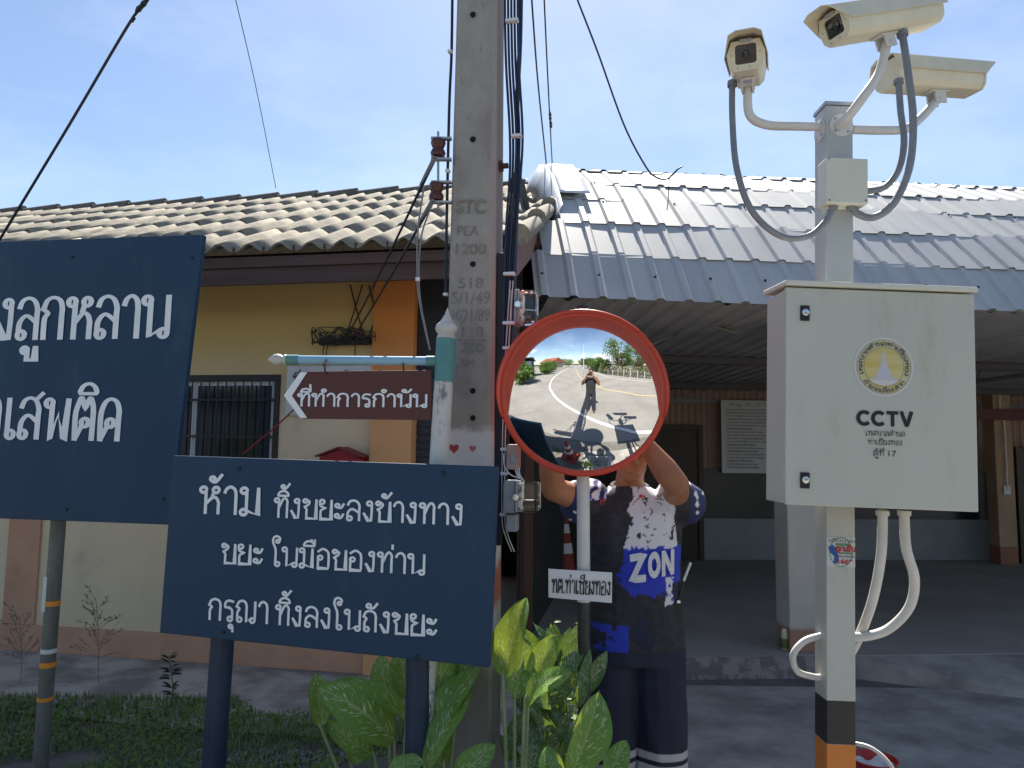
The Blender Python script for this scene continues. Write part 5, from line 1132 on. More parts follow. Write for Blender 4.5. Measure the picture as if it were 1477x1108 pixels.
def sp(u, v): x, y = 840 + u / 5.035, 680 + v / 5.035; return Vector(((x - 738) * 2.88 / FPX - MX, 0, 1.55 + (656 - y) * 2.88 / FPX))
lt = MB(); lo2 = MB()
GRAF = {'Z': [[(.08, .86, C_), (.80, .90, C_), (.20, .14, C_), (.94, .14)]], 'O': [[(.5 + .33 * math.cos(a * math.pi / 8), .5 + .36 * math.sin(a * math.pi / 8)) for a in range(17)]], 'N': [[(.16, 0), (.16, 1)], [(.16, .95), (.84, .05)], [(.84, 0), (.84, 1)]]}
for (ch, u0, u1, v0, v1) in (('Z', 328, 458, 790, 585), ('O', 462, 562, 760, 568), ('N', 566, 668, 742, 562)):
    for k, g_ in enumerate(GRAF[ch]):
        q = cr2(g_) if ch == 'Z' else g_; q = [(q[a][0] + (q[a + 1][0] - q[a][0]) * b / 5, q[a][1] + (q[a + 1][1] - q[a][1]) * b / 5) for a in range(len(q) - 1) for b in range(5)] + [q[-1][:2]]
        fn = lambda x, y, l: tuple(sp(u0 + (u1 - u0) * x, v0 - 14 * x - (v0 - v1) * y) + Vector((0, k * .0004 + l * 3, 0)))
        strip(lt, q, .27, .25, fn, 0); strip(lo2, q, .42, .36, fn, 0)
onshirt(lt, .0060); onshirt(lo2, .0035)
lo2.build('lettering_outline', mat('blue shirt print', (.016, .04, .45), .7), SHIRT, fix=False); lt.build('lettering', mat('pale shirt print', (.66, .66, .68), .7, col2=(.52, .53, .58), scale=60), SHIRT, fix=False)
mb = MB(); mb.tube([(-.015 + .072 * math.cos(a * math.pi / 12), .008 + .066 * math.sin(a * math.pi / 12) , 1.418 + .018 * math.sin(a * math.pi / 12)) for a in range(25)], .011, 8, caps=False); mb.build('collar', mat('black collar rib', (.012, .012, .015), .8), SHIRT, smooth=60)
# trousers with reflective bands
tro = mat('navy work trousers', (.011, .014, .036), .8, col2=(.017, .021, .048), scale=5)
zband(tro, [(.400, .428, .002, (.40, .42, .44)), (.330, .382, .002, (.40, .42, .44))], .02, 3)
mb = MB(); loft(mb, [(.0, 0, .74, .185, .125), (0, 0, .84, .186, .126), (0, 0, .93, .17, .118)])
for s_ in (-1, 1):
    capsule(mb, (s_ * .094, 0, .78), (s_ * .100, -.01, .48), .106, .104); capsule(mb, (s_ * .100, -.01, .48), (s_ * .108, .015, .13), .104, .098)
blob('trousers', mb, .007, tro, MAN, 4, .009, 6, 9)
for s_ in (-1, 1):
    mb = MB(); capsule(mb, (s_ * .115, .04, .05), (s_ * .12, -.13, .042), .05, .042); blob('shoe', mb, .008, black_rub, MAN, 3)
RD = thing('two_way_radio', 'small black radio with a white tipped aerial on the man\'s belt', 'radio', P(976, 872, 2.93))
o = RD.location; mb = MB(); mb.box(-.022, .022, -.015, .02, -.07, .02); mb.build('case', black_rub, RD, bevel=.006)
a0, a1 = P(979, 866, 2.93) - o, P(986, 838, 2.93) - o; a2 = P(996, 812, 2.93) - o
MB().tube([a0, a1], .0045, 8).build('aerial', black_rub, RD); MB().tube([a1, a2], .0055, 8).build('aerial_tip', white_paint, RD)
MB().tube([P(976, 868, 2.91) - o, P(981, 868, 2.91) - o], .008, 10).build('knob', chrome, RD)
# --- the photographer, standing at the camera on the edge line (seen only in the mirror)
PX_, PY_ = 0.0, -.30
PH = thing('person', 'photographer in a black shirt and dark cap holding up a phone, reflected in the mirror', 'person', (PX_, PY_, 0))
hc = (0, 0, 1.56); mb = MB(); head(mb, hc); capsule(mb, (0, .03, 1.38), (0, .015, 1.47), .058, .055)
loft(mb, [(0, .02, .80, .15, .10), (0, .02, .95, .15, .10), (0, .02, 1.15, .165, .105), (0, .02, 1.31, .16, .095), (0, .02, 1.40, .08, .06)])
for s_ in (-1, 1):
    sh, el, wr = Vector((s_ * .175, .02, 1.36)), Vector((s_ * .30, .07, 1.15)), Vector((s_ * .115, .265, 1.47))
    capsule(mb, sh, el, .052, .042); capsule(mb, el, el.lerp(wr, .35), .043, .044); capsule(mb, el.lerp(wr, .35), wr, .044, .027)
    hand(mb, wr, (-s_ * .25, .2, .8), (s_ * .8, -.2, 0), (0, -1, 0), .55, .85)
    capsule(mb, (s_ * .09, .02, .84), (s_ * .11, .03, .47), .08, .055); capsule(mb, (s_ * .11, .03, .47), (s_ * .13, .01, .09), .055, .036); capsule(mb, (s_ * .13, .0, .04), (s_ * .14, .14, .03), .036, .03)
B2_ = blob('body', mb, .009, skin, PH, 2)
mb = MB(); loft(mb, [(0, .02, .82, .178, .125), (0, .02, .95, .17, .12), (0, .02, 1.12, .18, .125), (0, .02, 1.25, .185, .12), (0, .02, 1.34, .175, .105), (0, .025, 1.41, .085, .07)])
for s_ in (-1, 1): capsule(mb, (s_ * .15, .02, 1.345), (s_ * .26, .055, 1.21), .075, .065)
blob('shirt', mb, .010, mat('black shirt cotton', (.014, .014, .018), .85), PH, 3, .005, 8, 1)
mb = MB(); loft(mb, [(0, .02, .76, .17, .115), (0, .02, .90, .165, .11)])
for s_ in (-1, 1): capsule(mb, (s_ * .09, .02, .80), (s_ * .11, .03, .47), .098, .085); capsule(mb, (s_ * .11, .03, .47), (s_ * .13, .01, .11), .085, .075)
blob('trousers', mb, .011, mat('dark work trousers', (.016, .018, .03), .85), PH, 3)
for s_ in (-1, 1):
    mb = MB(); capsule(mb, (s_ * .13, -.03, .05), (s_ * .14, .14, .042), .048, .042); blob('shoe', mb, .010, mat('brown shoe', (.06, .03, .02), .6), PH, 2)
mb = MB(); mb.ball((0, -.01, 1.625), .098, 16, sc=(.84, 1.0, .78)); mb.box(-.055, .055, .06, .15, 1.605, 1.613); blob('cap', mb, .006, black_rub, PH, 3)
face = bpy.data.objects.new('x', None); bpy.data.objects.remove(face)
PN = thing('phone', 'black phone held up by the photographer', 'phone', (0, -.016, 1.55))
MB().box(-.10, .06, -.004, .004, -.062, .014).build('body', black_rub, PN, bevel=.003)
MB().lathe([(.006, 0), (.006, .002), (0, .002)], 14, Matrix.Translation((-.02, .004, 0)) @ Matrix.Rotation(R(-90), 4, 'X')).build('lens', glass_dark, PN)

# ---------------------------------------------------------------- plants
def leaf_mat(name, c1, c2, speck, mid, amount=.60, tr=(.30, .42, .03), trw=.42):
    m = bpy.data.materials.new(name); m.use_nodes = True; t = m.node_tree; b = t.nodes['Principled BSDF']; out = t.nodes['Material Output']
    uv = t.nodes.new('ShaderNodeUVMap'); uv.uv_map = 'UVMap'; s = t.nodes.new('ShaderNodeSeparateXYZ'); t.links.new(uv.outputs[0], s.inputs[0])
    tc = t.nodes.new('ShaderNodeTexCoord')
    nb = t.nodes.new('ShaderNodeTexNoise'); nb.inputs['Scale'].default_value = 9; t.links.new(tc.outputs['Object'], nb.inputs['Vector'])
    x1 = t.nodes.new('ShaderNodeMix'); x1.data_type = 'RGBA'; x1.inputs[6].default_value = (*c1, 1); x1.inputs[7].default_value = (*c2, 1); t.links.new(nb.outputs[0], x1.inputs[0])
    # slanted flecks: uv sheared away from the midrib
    ab = t.nodes.new('ShaderNodeMath'); ab.operation = 'SUBTRACT'; ab.inputs[1].default_value = .5; t.links.new(s.outputs[0], ab.inputs[0])
    aa = t.nodes.new('ShaderNodeMath'); aa.operation = 'ABSOLUTE'; t.links.new(ab.outputs[0], aa.inputs[0])
    sh = t.nodes.new('ShaderNodeMath'); sh.operation = 'MULTIPLY_ADD'; sh.inputs[1].default_value = -.55; t.links.new(aa.outputs[0], sh.inputs[0]); t.links.new(s.outputs[1], sh.inputs[2])
    cb = t.nodes.new('ShaderNodeCombineXYZ'); t.links.new(s.outputs[0], cb.inputs[0]); t.links.new(sh.outputs[0], cb.inputs[1])
    mp = t.nodes.new('ShaderNodeMapping'); mp.inputs['Scale'].default_value = (9, 34, 1); t.links.new(cb.outputs[0], mp.inputs[0])
    ad = t.nodes.new('ShaderNodeVectorMath'); ad.operation = 'ADD'; t.links.new(mp.outputs[0], ad.inputs[0])
    sc_ = t.nodes.new('ShaderNodeVectorMath'); sc_.operation = 'SCALE'; sc_.inputs['Scale'].default_value = 6; t.links.new(tc.outputs['Object'], sc_.inputs[0]); t.links.new(sc_.outputs[0], ad.inputs[1])
    n = t.nodes.new('ShaderNodeTexNoise'); n.inputs['Scale'].default_value = 1.0; n.inputs['Detail'].default_value = 3; t.links.new(ad.outputs[0], n.inputs['Vector'])
    mr = t.nodes.new('ShaderNodeMapRange'); mr.inputs[1].default_value = amount; mr.inputs[2].default_value = amount + .05; t.links.new(n.outputs[0], mr.inputs[0])
    fade = t.nodes.new('ShaderNodeMapRange'); fade.inputs[1].default_value = .46; fade.inputs[2].default_value = .30; t.links.new(aa.outputs[0], fade.inputs[0])
    mu = t.nodes.new('ShaderNodeMath'); mu.operation = 'MULTIPLY'; t.links.new(mr.outputs[0], mu.inputs[0]); t.links.new(fade.outputs[0], mu.inputs[1])
    x2 = t.nodes.new('ShaderNodeMix'); x2.data_type = 'RGBA'; x2.inputs[7].default_value = (*speck, 1); t.links.new(mu.outputs[0], x2.inputs[0]); t.links.new(x1.outputs[2], x2.inputs[6])
    mm = t.nodes.new('ShaderNodeMapRange'); mm.inputs[1].default_value = .030; mm.inputs[2].default_value = .014; t.links.new(aa.outputs[0], mm.inputs[0])
    x3 = t.nodes.new('ShaderNodeMix'); x3.data_type = 'RGBA'; x3.inputs[7].default_value = (*mid, 1); t.links.new(mm.outputs[0], x3.inputs[0]); t.links.new(x2.outputs[2], x3.inputs[6])
    t.links.new(x3.outputs[2], b.inputs['Base Color']); b.inputs['Roughness'].default_value = .38
    # side veins
    wv = t.nodes.new('ShaderNodeMath'); wv.operation = 'SINE'; w2 = t.nodes.new('ShaderNodeMath'); w2.operation = 'MULTIPLY'; w2.inputs[1].default_value = 90; t.links.new(sh.outputs[0], w2.inputs[0]); t.links.new(w2.outputs[0], wv.inputs[0])
    bp = t.nodes.new('ShaderNodeBump'); bp.inputs['Strength'].default_value = .25; bp.inputs['Distance'].default_value = .002; t.links.new(wv.outputs[0], bp.inputs['Height']); t.links.new(bp.outputs[0], b.inputs['Normal'])
    tl_ = t.nodes.new('ShaderNodeBsdfTranslucent'); x4 = t.nodes.new('ShaderNodeMix'); x4.data_type = 'RGBA'; x4.inputs[0].default_value = .75; x4.inputs[7].default_value = (*tr, 1); t.links.new(x3.outputs[2], x4.inputs[6]); t.links.new(x4.outputs[2], tl_.inputs['Color'])
    ms = t.nodes.new('ShaderNodeMixShader'); ms.inputs[0].default_value = trw; t.links.new(b.outputs[0], ms.inputs[1]); t.links.new(tl_.outputs[0], ms.inputs[2]); t.links.new(ms.outputs[0], out.inputs[0])
    return m
leafM = leaf_mat('dumb cane leaf', (.10, .25, .042), (.15, .32, .05), (.56, .62, .40), (.34, .42, .18), .575, tr=(.46, .52, .04), trw=.32)
leafD = leaf_mat('dark spotted leaf', (.050, .135, .040), (.07, .17, .045), (.46, .52, .40), (.18, .26, .12), .55, trw=.15)
stalk = mat('pale green leaf stalk', (.22, .30, .12), .5, col2=(.30, .34, .20), scale=20)
class LM:
    def __init__(s): s.v = []; s.f = []; s.uv = []
    def leaf(s, base, tip, width, face, bend=.03, fold=.25, wav=.006, nu=8, nv=12, seed=0, curl=0.0):
        base = Vector(base); tip = Vector(tip); ax = tip - base; L = ax.length; ax.normalize(); N = Vector(face); N = (N - ax * N.dot(ax)).normalized(); Sd = ax.cross(N).normalized(); k0 = len(s.v)
        for j in range(nv + 1):
            t = j / nv; p = base.lerp(tip, t) + N * bend * 4 * t * (1 - t) - N * curl * t ** 3
            w_ = width * (t ** .62) * ((1 - t) ** .70) * 1.62 * .5 + .0006
            for i in range(nu + 1):
                a = i / nu * 2 - 1; q = p + Sd * (a * w_) + N * (abs(a) * w_ * fold + wav * math.sin(9 * t + 2.2 * a + seed) * abs(a))
                s.v.append(tuple(q)); s.uv.append((i / nu, t))
        W = nu + 1
        for j in range(nv):
            for i in range(nu): s.f.append((k0 + j * W + i, k0 + j * W + i + 1, k0 + (j + 1) * W + i + 1, k0 + (j + 1) * W + i))
    def build(s, name, m, parent):
        me = bpy.data.meshes.new(name); me.from_pydata(s.v, [], s.f); u = me.uv_layers.new(name='UVMap')
        for lp_ in me.loops: u.data[lp_.index].uv = s.uv[lp_.vertex_index]
        for p in me.polygons: p.use_smooth = True
        me.materials.append(m); o = bpy.data.objects.new(name, me); COL.objects.link(o); o.parent = parent; return o
def cane_plant(label, root, leaves, mt, extra=None):
    """leaves: base px, tip px, D of base, D of tip, width px, facing, bend, fold"""
    t = thing('dumb_cane', label, 'plant', root); o = Vector(root); lm = LM(); st = MB()
    for i, (bx, by, tx, ty, d0, d1, wpx, face, bend, fold) in enumerate(leaves):
        b = P(bx, by, d0) - o; e = P(tx, ty, d1) - o
        lm.leaf(b, e, 1.5 * wpx * d0 / FPX, face, bend, fold, .007, seed=i * 1.7, curl=.01)
        ax = (e - b).normalized(); g = Vector((b.x * .25, b.y * .25, .05 + .02 * (i % 3)))
        st.tube(spline([g, b.lerp(g, .5) + Vector((0, 0, -.02)) + ax * .0, b, b + ax * .02], 5), [.009 - .005 * k / 15 for k in range(16)], 7)
    if extra: extra(lm, st, o)
    for k in range(3): st.tube([(.03 * k - .03, .02 * (k % 2), -.02), (.04 * k - .04, .02 * (k % 2), .10), (.05 * k - .05, .0, .16)], [.016, .014, .011], 8)
    lm.build('foliage', mt, t); st.build('stems', stalk, t, smooth=60); return t
C0 = (0, -1, .25)
cane_plant('spotted dumb cane with broad arching leaves left of the sign post', (-.42, 2.95, 0), [
 (463, 1050, 456, 970, 2.86, 2.90, 34, (.5, -.8, .3), .01, .35),
 (569, 1071, 458, 990, 2.80, 2.74, 66, (.35, -.85, .75), .05, .18),
 (590, 1046, 484, 980, 2.84, 2.80, 30, (-.5, -.35, .8), .045, .5),
 (560, 1010, 548, 945, 2.92, 2.96, 36, C0, .01, .3), (588, 1010, 575, 935, 2.94, 2.98, 40, (.4, -1, 0), .01, .3),
 (540, 1090, 470, 1040, 2.92, 2.9, 30, C0, .02, .2), (505, 1100, 540, 1050, 2.95, 2.95, 30, (.2, -1, .4), .02, .2)], leafM)
cane_plant('spotted dumb cane with long pale leaves between the sign post and the pole', (-.25, 2.72, 0), [
 (619, 1062, 690, 962, 2.66, 2.70, 42, (-.5, -.8, .2), .03, .3), (612, 1112, 680, 990, 2.60, 2.66, 42, (-.6, -.8, .1), .02, .35),
 (632, 1020, 640, 925, 2.72, 2.78, 40, C0, .01, .3), (655, 1050, 668, 940, 2.74, 2.80, 38, (-.3, -1, 0), .01, .3),
 (655, 1130, 713, 1074, 2.5, 2.52, 40, (.1, -.8, .6), .02, .2), (560, 1118, 612, 1100, 2.5, 2.46, 34, (0, -.5, .9), .02, .2), (640, 1108, 625, 1040, 2.64, 2.7, 40, C0, .02, .3)], leafM)
cane_plant('tall spotted dumb cane with sunlit yellow leaves beside the mirror post', (.03, 2.66, 0), [
 (726, 982, 757, 862, 2.62, 2.66, 52, (-.55, -.8, .1), .012, .42), (757, 1016, 824, 968, 2.60, 2.56, 46, (-.1, -.45, .95), .02, .25),
 (764, 985, 804, 915, 2.72, 2.76, 36, (-.2, -1, .3), .01, .35), (742, 1010, 757, 915, 2.70, 2.76, 40, (.3, -1, .1), .01, .3)], leafM)
def mass(lm, st, o):
    rn = random.Random(11)
    for i in range(34):
        x = rn.uniform(728, 838); y = rn.uniform(955, 1120); d = rn.uniform(2.74, 2.95); a = rn.uniform(-.7, .7)
        l = rn.uniform(50, 95); lm.leaf(P(x, y, d) - o, P(x + l * math.sin(a), y - l * math.cos(a), d + rn.uniform(-.06, .08)) - o, rn.uniform(26, 42) * d / FPX, (rn.uniform(-.6, .6), -1, rn.uniform(-.1, .6)), .012, .3, .005, 6, 8, seed=i)
cane_plant('dense dark spotted plant behind the sunlit leaves at the mirror post', (.14, 2.88, 0), [(808, 1000, 822, 905, 2.92, 2.96, 34, C0, .01, .3), (790, 990, 800, 900, 2.95, 3.0, 34, C0, .01, .3)], leafD, mass)
cane_plant('broad spotted leaf clump with a sunlit edge right of the mirror post', (.30, 2.42, 0), [
 (822, 1122, 866, 998, 2.36, 2.40, 62, (.35, -.9, .1), .012, .45), (872, 1125, 905, 1068, 2.46, 2.5, 34, (.1, -1, .4), .01, .3), (845, 1140, 838, 1080, 2.5, 2.54, 40, (-.5, -.9, .2), .01, .3), (800, 1150, 790, 1075, 2.5, 2.56, 38, C0, .01, .3)], leafM)
# shrub with small leaves
def small_shrub(label, root, hh, spread, nleaf, m, seed, name='shrub', cat='shrub', size=.035):
    t = thing(name, label, cat, root); rn = random.Random(seed); lm = LM(); st = MB(); tips = []
    for k in range(9):
        a = rn.uniform(0, 6.28); e = Vector((math.cos(a) * spread * rn.uniform(.2, 1), math.sin(a) * spread * rn.uniform(.2, 1), hh * rn.uniform(.6, 1))); st.tube(spline([(0, 0, -.02), e * .5 + Vector((0, 0, hh * .12)), e], 4), .004, 5); tips.append(e)
    for i in range(nleaf):
        e = rn.choice(tips); f = rn.uniform(.25, 1.05); b = e * f + Vector([rn.gauss(0, .03) for _ in range(3)]); d = Vector((rn.uniform(-1, 1), rn.uniform(-1, 1), rn.uniform(-.3, .9))).normalized()
        lm.leaf(b, b + d * size * rn.uniform(.7, 1.4), size * .55, (rn.uniform(-.5, .5), -1, 1), .003, .2, 0, 2, 3)
    lm.build('foliage', m, t); st.build('stems', stalk, t); return t
weedM = leaf_mat('small weed leaf', (.10, .21, .040), (.14, .26, .052), (.08, .16, .04), (.10, .18, .05), .8, trw=.35)
small_shrub('fine leaved green shrub behind the dumb canes by the mirror post', (.20, 3.0, 0), .82, .16, 420, weedM, 4)
small_shrub('low fine leaved weed clump under the arching dumb cane leaves', (-.62, 2.95, 0), .30, .3, 420, weedM, 8)
small_shrub('leafy weed clump between the dumb canes at the pole foot', (-.1, 2.62, 0), .36, .22, 300, weedM, 9)
def weed(label, px0, px1, d, seed, leafy, br_):
    b = G(*px0) if d is None else P(*px0, d); b = Vector((b.x, b.y, 0)); top = P(*px1, b.y) - b; rn = random.Random(seed); t = thing('weed', label, 'weed', b); st = MB(); lm = LM()
    st.tube(spline([(0, 0, 0), top * .5 + Vector((.01, 0, 0)), top], 5), .0035 if leafy else .0022, 5)
    for k in range(br_):
        f = rn.uniform(.25, .98); p = top * f; a = rn.choice((-1, 1)); q = p + Vector((a * rn.uniform(.05, .20), rn.uniform(-.05, .05), rn.uniform(.04, .2))) * (1.2 - f * .6)
        if not leafy:
            st.tube([p, p.lerp(q, .5) + Vector((0, 0, .01)), q], .0011, 4)
            for j in range(5): r_ = p.lerp(q, rn.uniform(.4, 1)); lm.leaf(r_, r_ + Vector((rn.uniform(-.02, .02), -.004, rn.uniform(.005, .03))), .010, C0, .001, .1, 0, 2, 2)
        else:
            e = p + Vector((a * rn.uniform(.04, .08), rn.uniform(-.05, .03), rn.uniform(-.01, .05))); lm.leaf(p, e, .022, (0, -.6, 1), .008, .2, 0, 2, 4)
    lm.build('leaves', dryM if not leafy else darkweed, t); st.build('stem', drystem, t); return t
dryM = mat('dry seed heads', (.22, .17, .11), .9); drystem = mat('thin weed stalk', (.20, .165, .11), .9); darkweed = mat('dark weed leaf', (.022, .040, .018), .7)
weed('thin dry weed with fine branches in front of the left wall', (142, 985), (138, 862), None, 3, False, 26)
weed('dark upright leafy weed left of the smaller board sign', (250, 1022), (243, 946), None, 5, True, 30)
weed('sparse dry weed against the plinth beside the steel post', (30, 985), (28, 890), None, 9, False, 20)
# grass, gravel
ga_ = MB(); rn = random.Random(21)
def inside(x, y): return y < 4.62 - .30 * (x + 1.6) * .5 + .34 * noise.noise(Vector((x * 1.7, y * .5, 0))) and noise.noise(Vector((x * 1.1, y * 1.6, 3))) > -.12 - .25 * (y > 3.9)
gb = []; cnt = 0
while cnt < 13000:
    x, y = rn.uniform(-3.6, -.25), rn.uniform(2.9, 4.75)
    if not inside(x, y) or (y < 3.6 and noise.noise(Vector((x * 1.6, y * 2.5, 9))) < .14): cnt += .2; continue
    cnt += 1; h_ = rn.uniform(.015, .055) * (1 + .6 * noise.noise(Vector((x * 3, y * 3, 5)))); a = rn.uniform(0, 6.28); l = rn.uniform(.0, .05); w_ = rn.uniform(.002, .005)
    dx, dy = math.cos(a), math.sin(a); k = len(ga_.v)
    ga_.v += [(x - dy * w_, y + dx * w_, 0), (x + dy * w_, y - dx * w_, 0), (x + dx * l * .4 + dy * w_ * .7, y + dy * l * .4 - dx * w_ * .7, h_ * .65), (x + dx * l * .4 - dy * w_ * .7, y + dy * l * .4 + dx * w_ * .7, h_ * .65), (x + dx * l, y + dy * l, h_)]
    ga_.f += [(k, k + 1, k + 2, k + 3), (k + 3, k + 2, k + 4)]
for i in range(5000):
    x, y = rn.uniform(-1.6, .55), rn.uniform(1.75, 2.85)
    if noise.noise(Vector((x * 1.8, y * 2.4, 41))) < -.1: continue
    h_ = rn.uniform(.02, .07); a = rn.uniform(0, 6.28); w_ = .004; dx, dy = math.cos(a), math.sin(a); k = len(ga_.v)
    ga_.v += [(x - dy * w_, y + dx * w_, 0), (x + dy * w_, y - dx * w_, 0), (x + dx * .03, y + dy * .03, h_)]; ga_.f += [(k, k + 1, k + 2)]
go = ga_.build('grass', mat('short verge grass', (.11, .19, .045), .8, col2=(.17, .22, .07), scale=3), None, fix=False); tag(go, 'short dark green grass and weeds in front of the yellow building', 'grass', kind='stuff')
cl_ = LM()
for i in range(6500):
    x, y = rn.uniform(-3.6, -.3), rn.uniform(3.0, 4.6)
    if noise.noise(Vector((x * 1.9, y * 2.4, 15))) < -.08 or (y < 3.55 and noise.noise(Vector((x * 1.6, y * 2.5, 9))) < .1) or (not inside(x, y) and rn.random() < .85): continue
    b = Vector((x, y, rn.uniform(.01, .05))); a = rn.uniform(0, 6.28); cl_.leaf(b, b + Vector((math.cos(a) * .03, math.sin(a) * .03, rn.uniform(0, .02))), .018, (0, -.3, 1), .002, .1, 0, 2, 2)
tag(cl_.build('clover', weedM, None), 'low clover like ground cover among the grass', 'ground cover', kind='stuff')
gv = MB()
for i in range(6000):
    x, y = rn.uniform(-3.3, -.6), rn.uniform(2.9, 3.95)
    if y > 3.55 and noise.noise(Vector((x * 2.2, y * 2.2, 31))) < .22: continue
    s_ = rn.uniform(.006, .017); k = len(gv.v); m_ = Matrix.Translation((x, y, s_ * .3)) @ Euler((rn.uniform(0, 3), rn.uniform(0, 3), rn.uniform(0, 3))).to_matrix().to_4x4()
    gv.add([(s_ * rn.uniform(.7, 1.2), 0, 0), (-s_ * rn.uniform(.7, 1.2), 0, 0), (0, s_, 0), (0, -s_, 0), (0, 0, s_ * .7), (0, 0, -s_ * .7)], [(0, 2, 4), (2, 1, 4), (1, 3, 4), (3, 0, 4), (2, 0, 5), (1, 2, 5), (3, 1, 5), (0, 3, 5)], m_)
gvo = gv.build('gravel', mat('bluish grey gravel', (.30, .305, .32), .9, col2=(.18, .185, .20), scale=40), None, fix=False); tag(gvo, 'loose bluish grey gravel at the front of the grass', 'gravel', kind='stuff')
# red basin at the lower right, seen at the foot of the cctv pole
q = G(1264, 1122); BN = thing('basin', 'red plastic basin with a white cloth in it behind the cctv pole foot', 'basin', (q.x, q.y + .02, 0))
rp_ = mat('red basin plastic', (.40, .025, .02), .4)
MB().lathe([(.06, 0), (.075, .012), (.105, .075), (.112, .082), (.108, .086), (.098, .078), (.07, .018), (0, .014)], 32).build('bowl', rp_, BN, smooth=50)
mb = MB(); mb.grid(14, 14, lambda u, v: ((u - .5) * .15, (v - .5) * .13, .055 + .035 * noise.noise(Vector((u * 4, v * 4, 2))) + .02 * math.sin(u * 9) * math.cos(v * 7))); mb.build('cloth', mat('white cloth', (.6, .6, .6), .9), BN, smooth=80, solid=.004)
# things at the mirror foot that only the mirror sees
traffic_cone((-.20, 1.95, 0), 'traffic cone among the plants at the foot of the mirror, below the sign', .88)
BK = thing('wire_basket', 'white grid basket on the ground under the mirror', 'basket', (.40, 2.10, 0))
mb = MB()
for i in range(7):
    x = -.18 + .06 * i; mb.tube([(x, -.13, .22), (x, -.11, .0), (x, .11, .0), (x, .13, .22)], .004, 5)
for i in range(5):
    y = -.11 + .055 * i; mb.tube([(-.20, y, .22), (-.18, y, 0), (.18, y, 0), (.20, y, .22)], .004, 5)
for z in (.07, .15): e = .115 + z * .07; mb.tube([(-.18 - z * .09, -e, z), (.18 + z * .09, -e, z), (.18 + z * .09, e, z), (-.18 - z * .09, e, z), (-.18 - z * .09, -e, z)], .004, 5)
mb.build('wire_mesh', white_paint, BK); mb = MB(); mb.tube([(-.20, -.13, .22), (.20, -.13, .22), (.20, .13, .22), (-.20, .13, .22), (-.20, -.13, .22)], .007, 8); mb.build('rim', white_paint, BK)

# ---------------------------------------------------------------- the far side of the road (seen in the mirror)
treeA = leaf_mat('bright tree leaf', (.045, .105, .018), (.085, .155, .028), (.07, .14, .03), (.10, .16, .05), .8, tr=(.22, .32, .04), trw=.35)
treeB = leaf_mat('dark tree leaf', (.028, .070, .016), (.050, .105, .024), (.05, .10, .03), (.06, .10, .03), .8, trw=.3)
bark = mat('brown bark', (.10, .075, .055), .95, col2=(.06, .045, .035), scale=9, bump=.4)
def tree(name, label, cat, x, y, hh, r_, m, seed, trunk=True, nclump=30, nleaf=58, lsz=.36):
    t = thing(name, label, cat, (x, y, 0)); rn = random.Random(seed); lm = LM(); tb_ = MB(); base = hh * (.38 if trunk else .12)
    if trunk: tb_.tube(spline([(0, 0, -.05), (rn.uniform(-.1, .1), 0, base * .6), (rn.uniform(-.2, .2), rn.uniform(-.2, .2), hh * .75)], 5), [.03 * hh * (1 - .085 * k) for k in range(11)], 9)
    for k in range(nclump):
        while True:
            v = Vector((rn.uniform(-1, 1), rn.uniform(-1, 1), rn.uniform(-1, 1)))
            if v.length < 1: break
        v = v.normalized() * v.length ** .5; c = Vector((v.x * r_, v.y * r_, base + (hh - base) * (.5 + .5 * v.z))); cr_ = r_ * rn.uniform(.22, .40)
        tb_.tube([(0, 0, base * rn.uniform(.5, 1)), c * .6 + Vector((0, 0, base * .35)), c], [.010 * hh, .006 * hh, .002 * hh], 5)
        for i in range(nleaf):
            d = Vector((rn.gauss(0, 1), rn.gauss(0, 1), rn.gauss(0, .8))); d = d.normalized() * rn.random() ** .4; p = c + d * cr_; a = Vector((rn.uniform(-1, 1), rn.uniform(-1, 1), rn.uniform(-.8, .5))).normalized()
            lm.leaf(p, p + a * lsz * rn.uniform(.7, 1.4), lsz * .6, (d.x, d.y, d.z + .6), .01, .15, 0, 2, 2)
    lm.build('crown', m, t); tb_.build('trunk', bark, t, smooth=60); return t
for i, (x, y, hh, r_, m, lab, trk) in enumerate([
 (3.6, -12.9, 6.4, 2.7, treeA, 'tall bright green tree behind the fence across the road', True), (7.2, -11.4, 5.0, 2.6, treeA, 'rounded bright green tree right of the tallest one across the road', True),
 (10.8, -11.0, 4.6, 2.3, treeB, 'low dark tree at the right end of the fence across the road', True), (-.2, -19.5, 3.6, 1.7, treeA, 'bushy green tree behind the fence where the road bends', True),
 (-3.0, -30, 4.4, 2.2, treeB, 'dark green tree far down the right side of the road', True), (-9.0, -48, 5.0, 2.8, treeB, 'hazy dark tree beside the far road', True),
 (-13.5, -19, 3.2, 2.0, treeA, 'bright rounded bush on the left roadside', False), (-10.4, -12.6, 2.2, 1.3, treeA, 'small bright bush beside the left shed', False),
 (-22, -40, 5.5, 3.4, treeB, 'broad dark tree beside the red roofed house', True), (-7.9, -3.6, 2.2, 1.4, treeA, 'low bright bush by the road left of the photographer', False), (-10.0, -5.2, 3.0, 1.2, treeB, 'dark bush in front of the blue shed', False),
 (-30, -75, 7, 5, treeB, 'large dark tree at the far end of the road, left side', True), (-14, -72, 6, 4, treeB, 'large dark tree at the far end of the road, right side', True)]):
    tree('tree' if trk else 'bush', lab, 'tree' if trk else 'bush', x, y, hh, r_, m, 40 + i, trk)
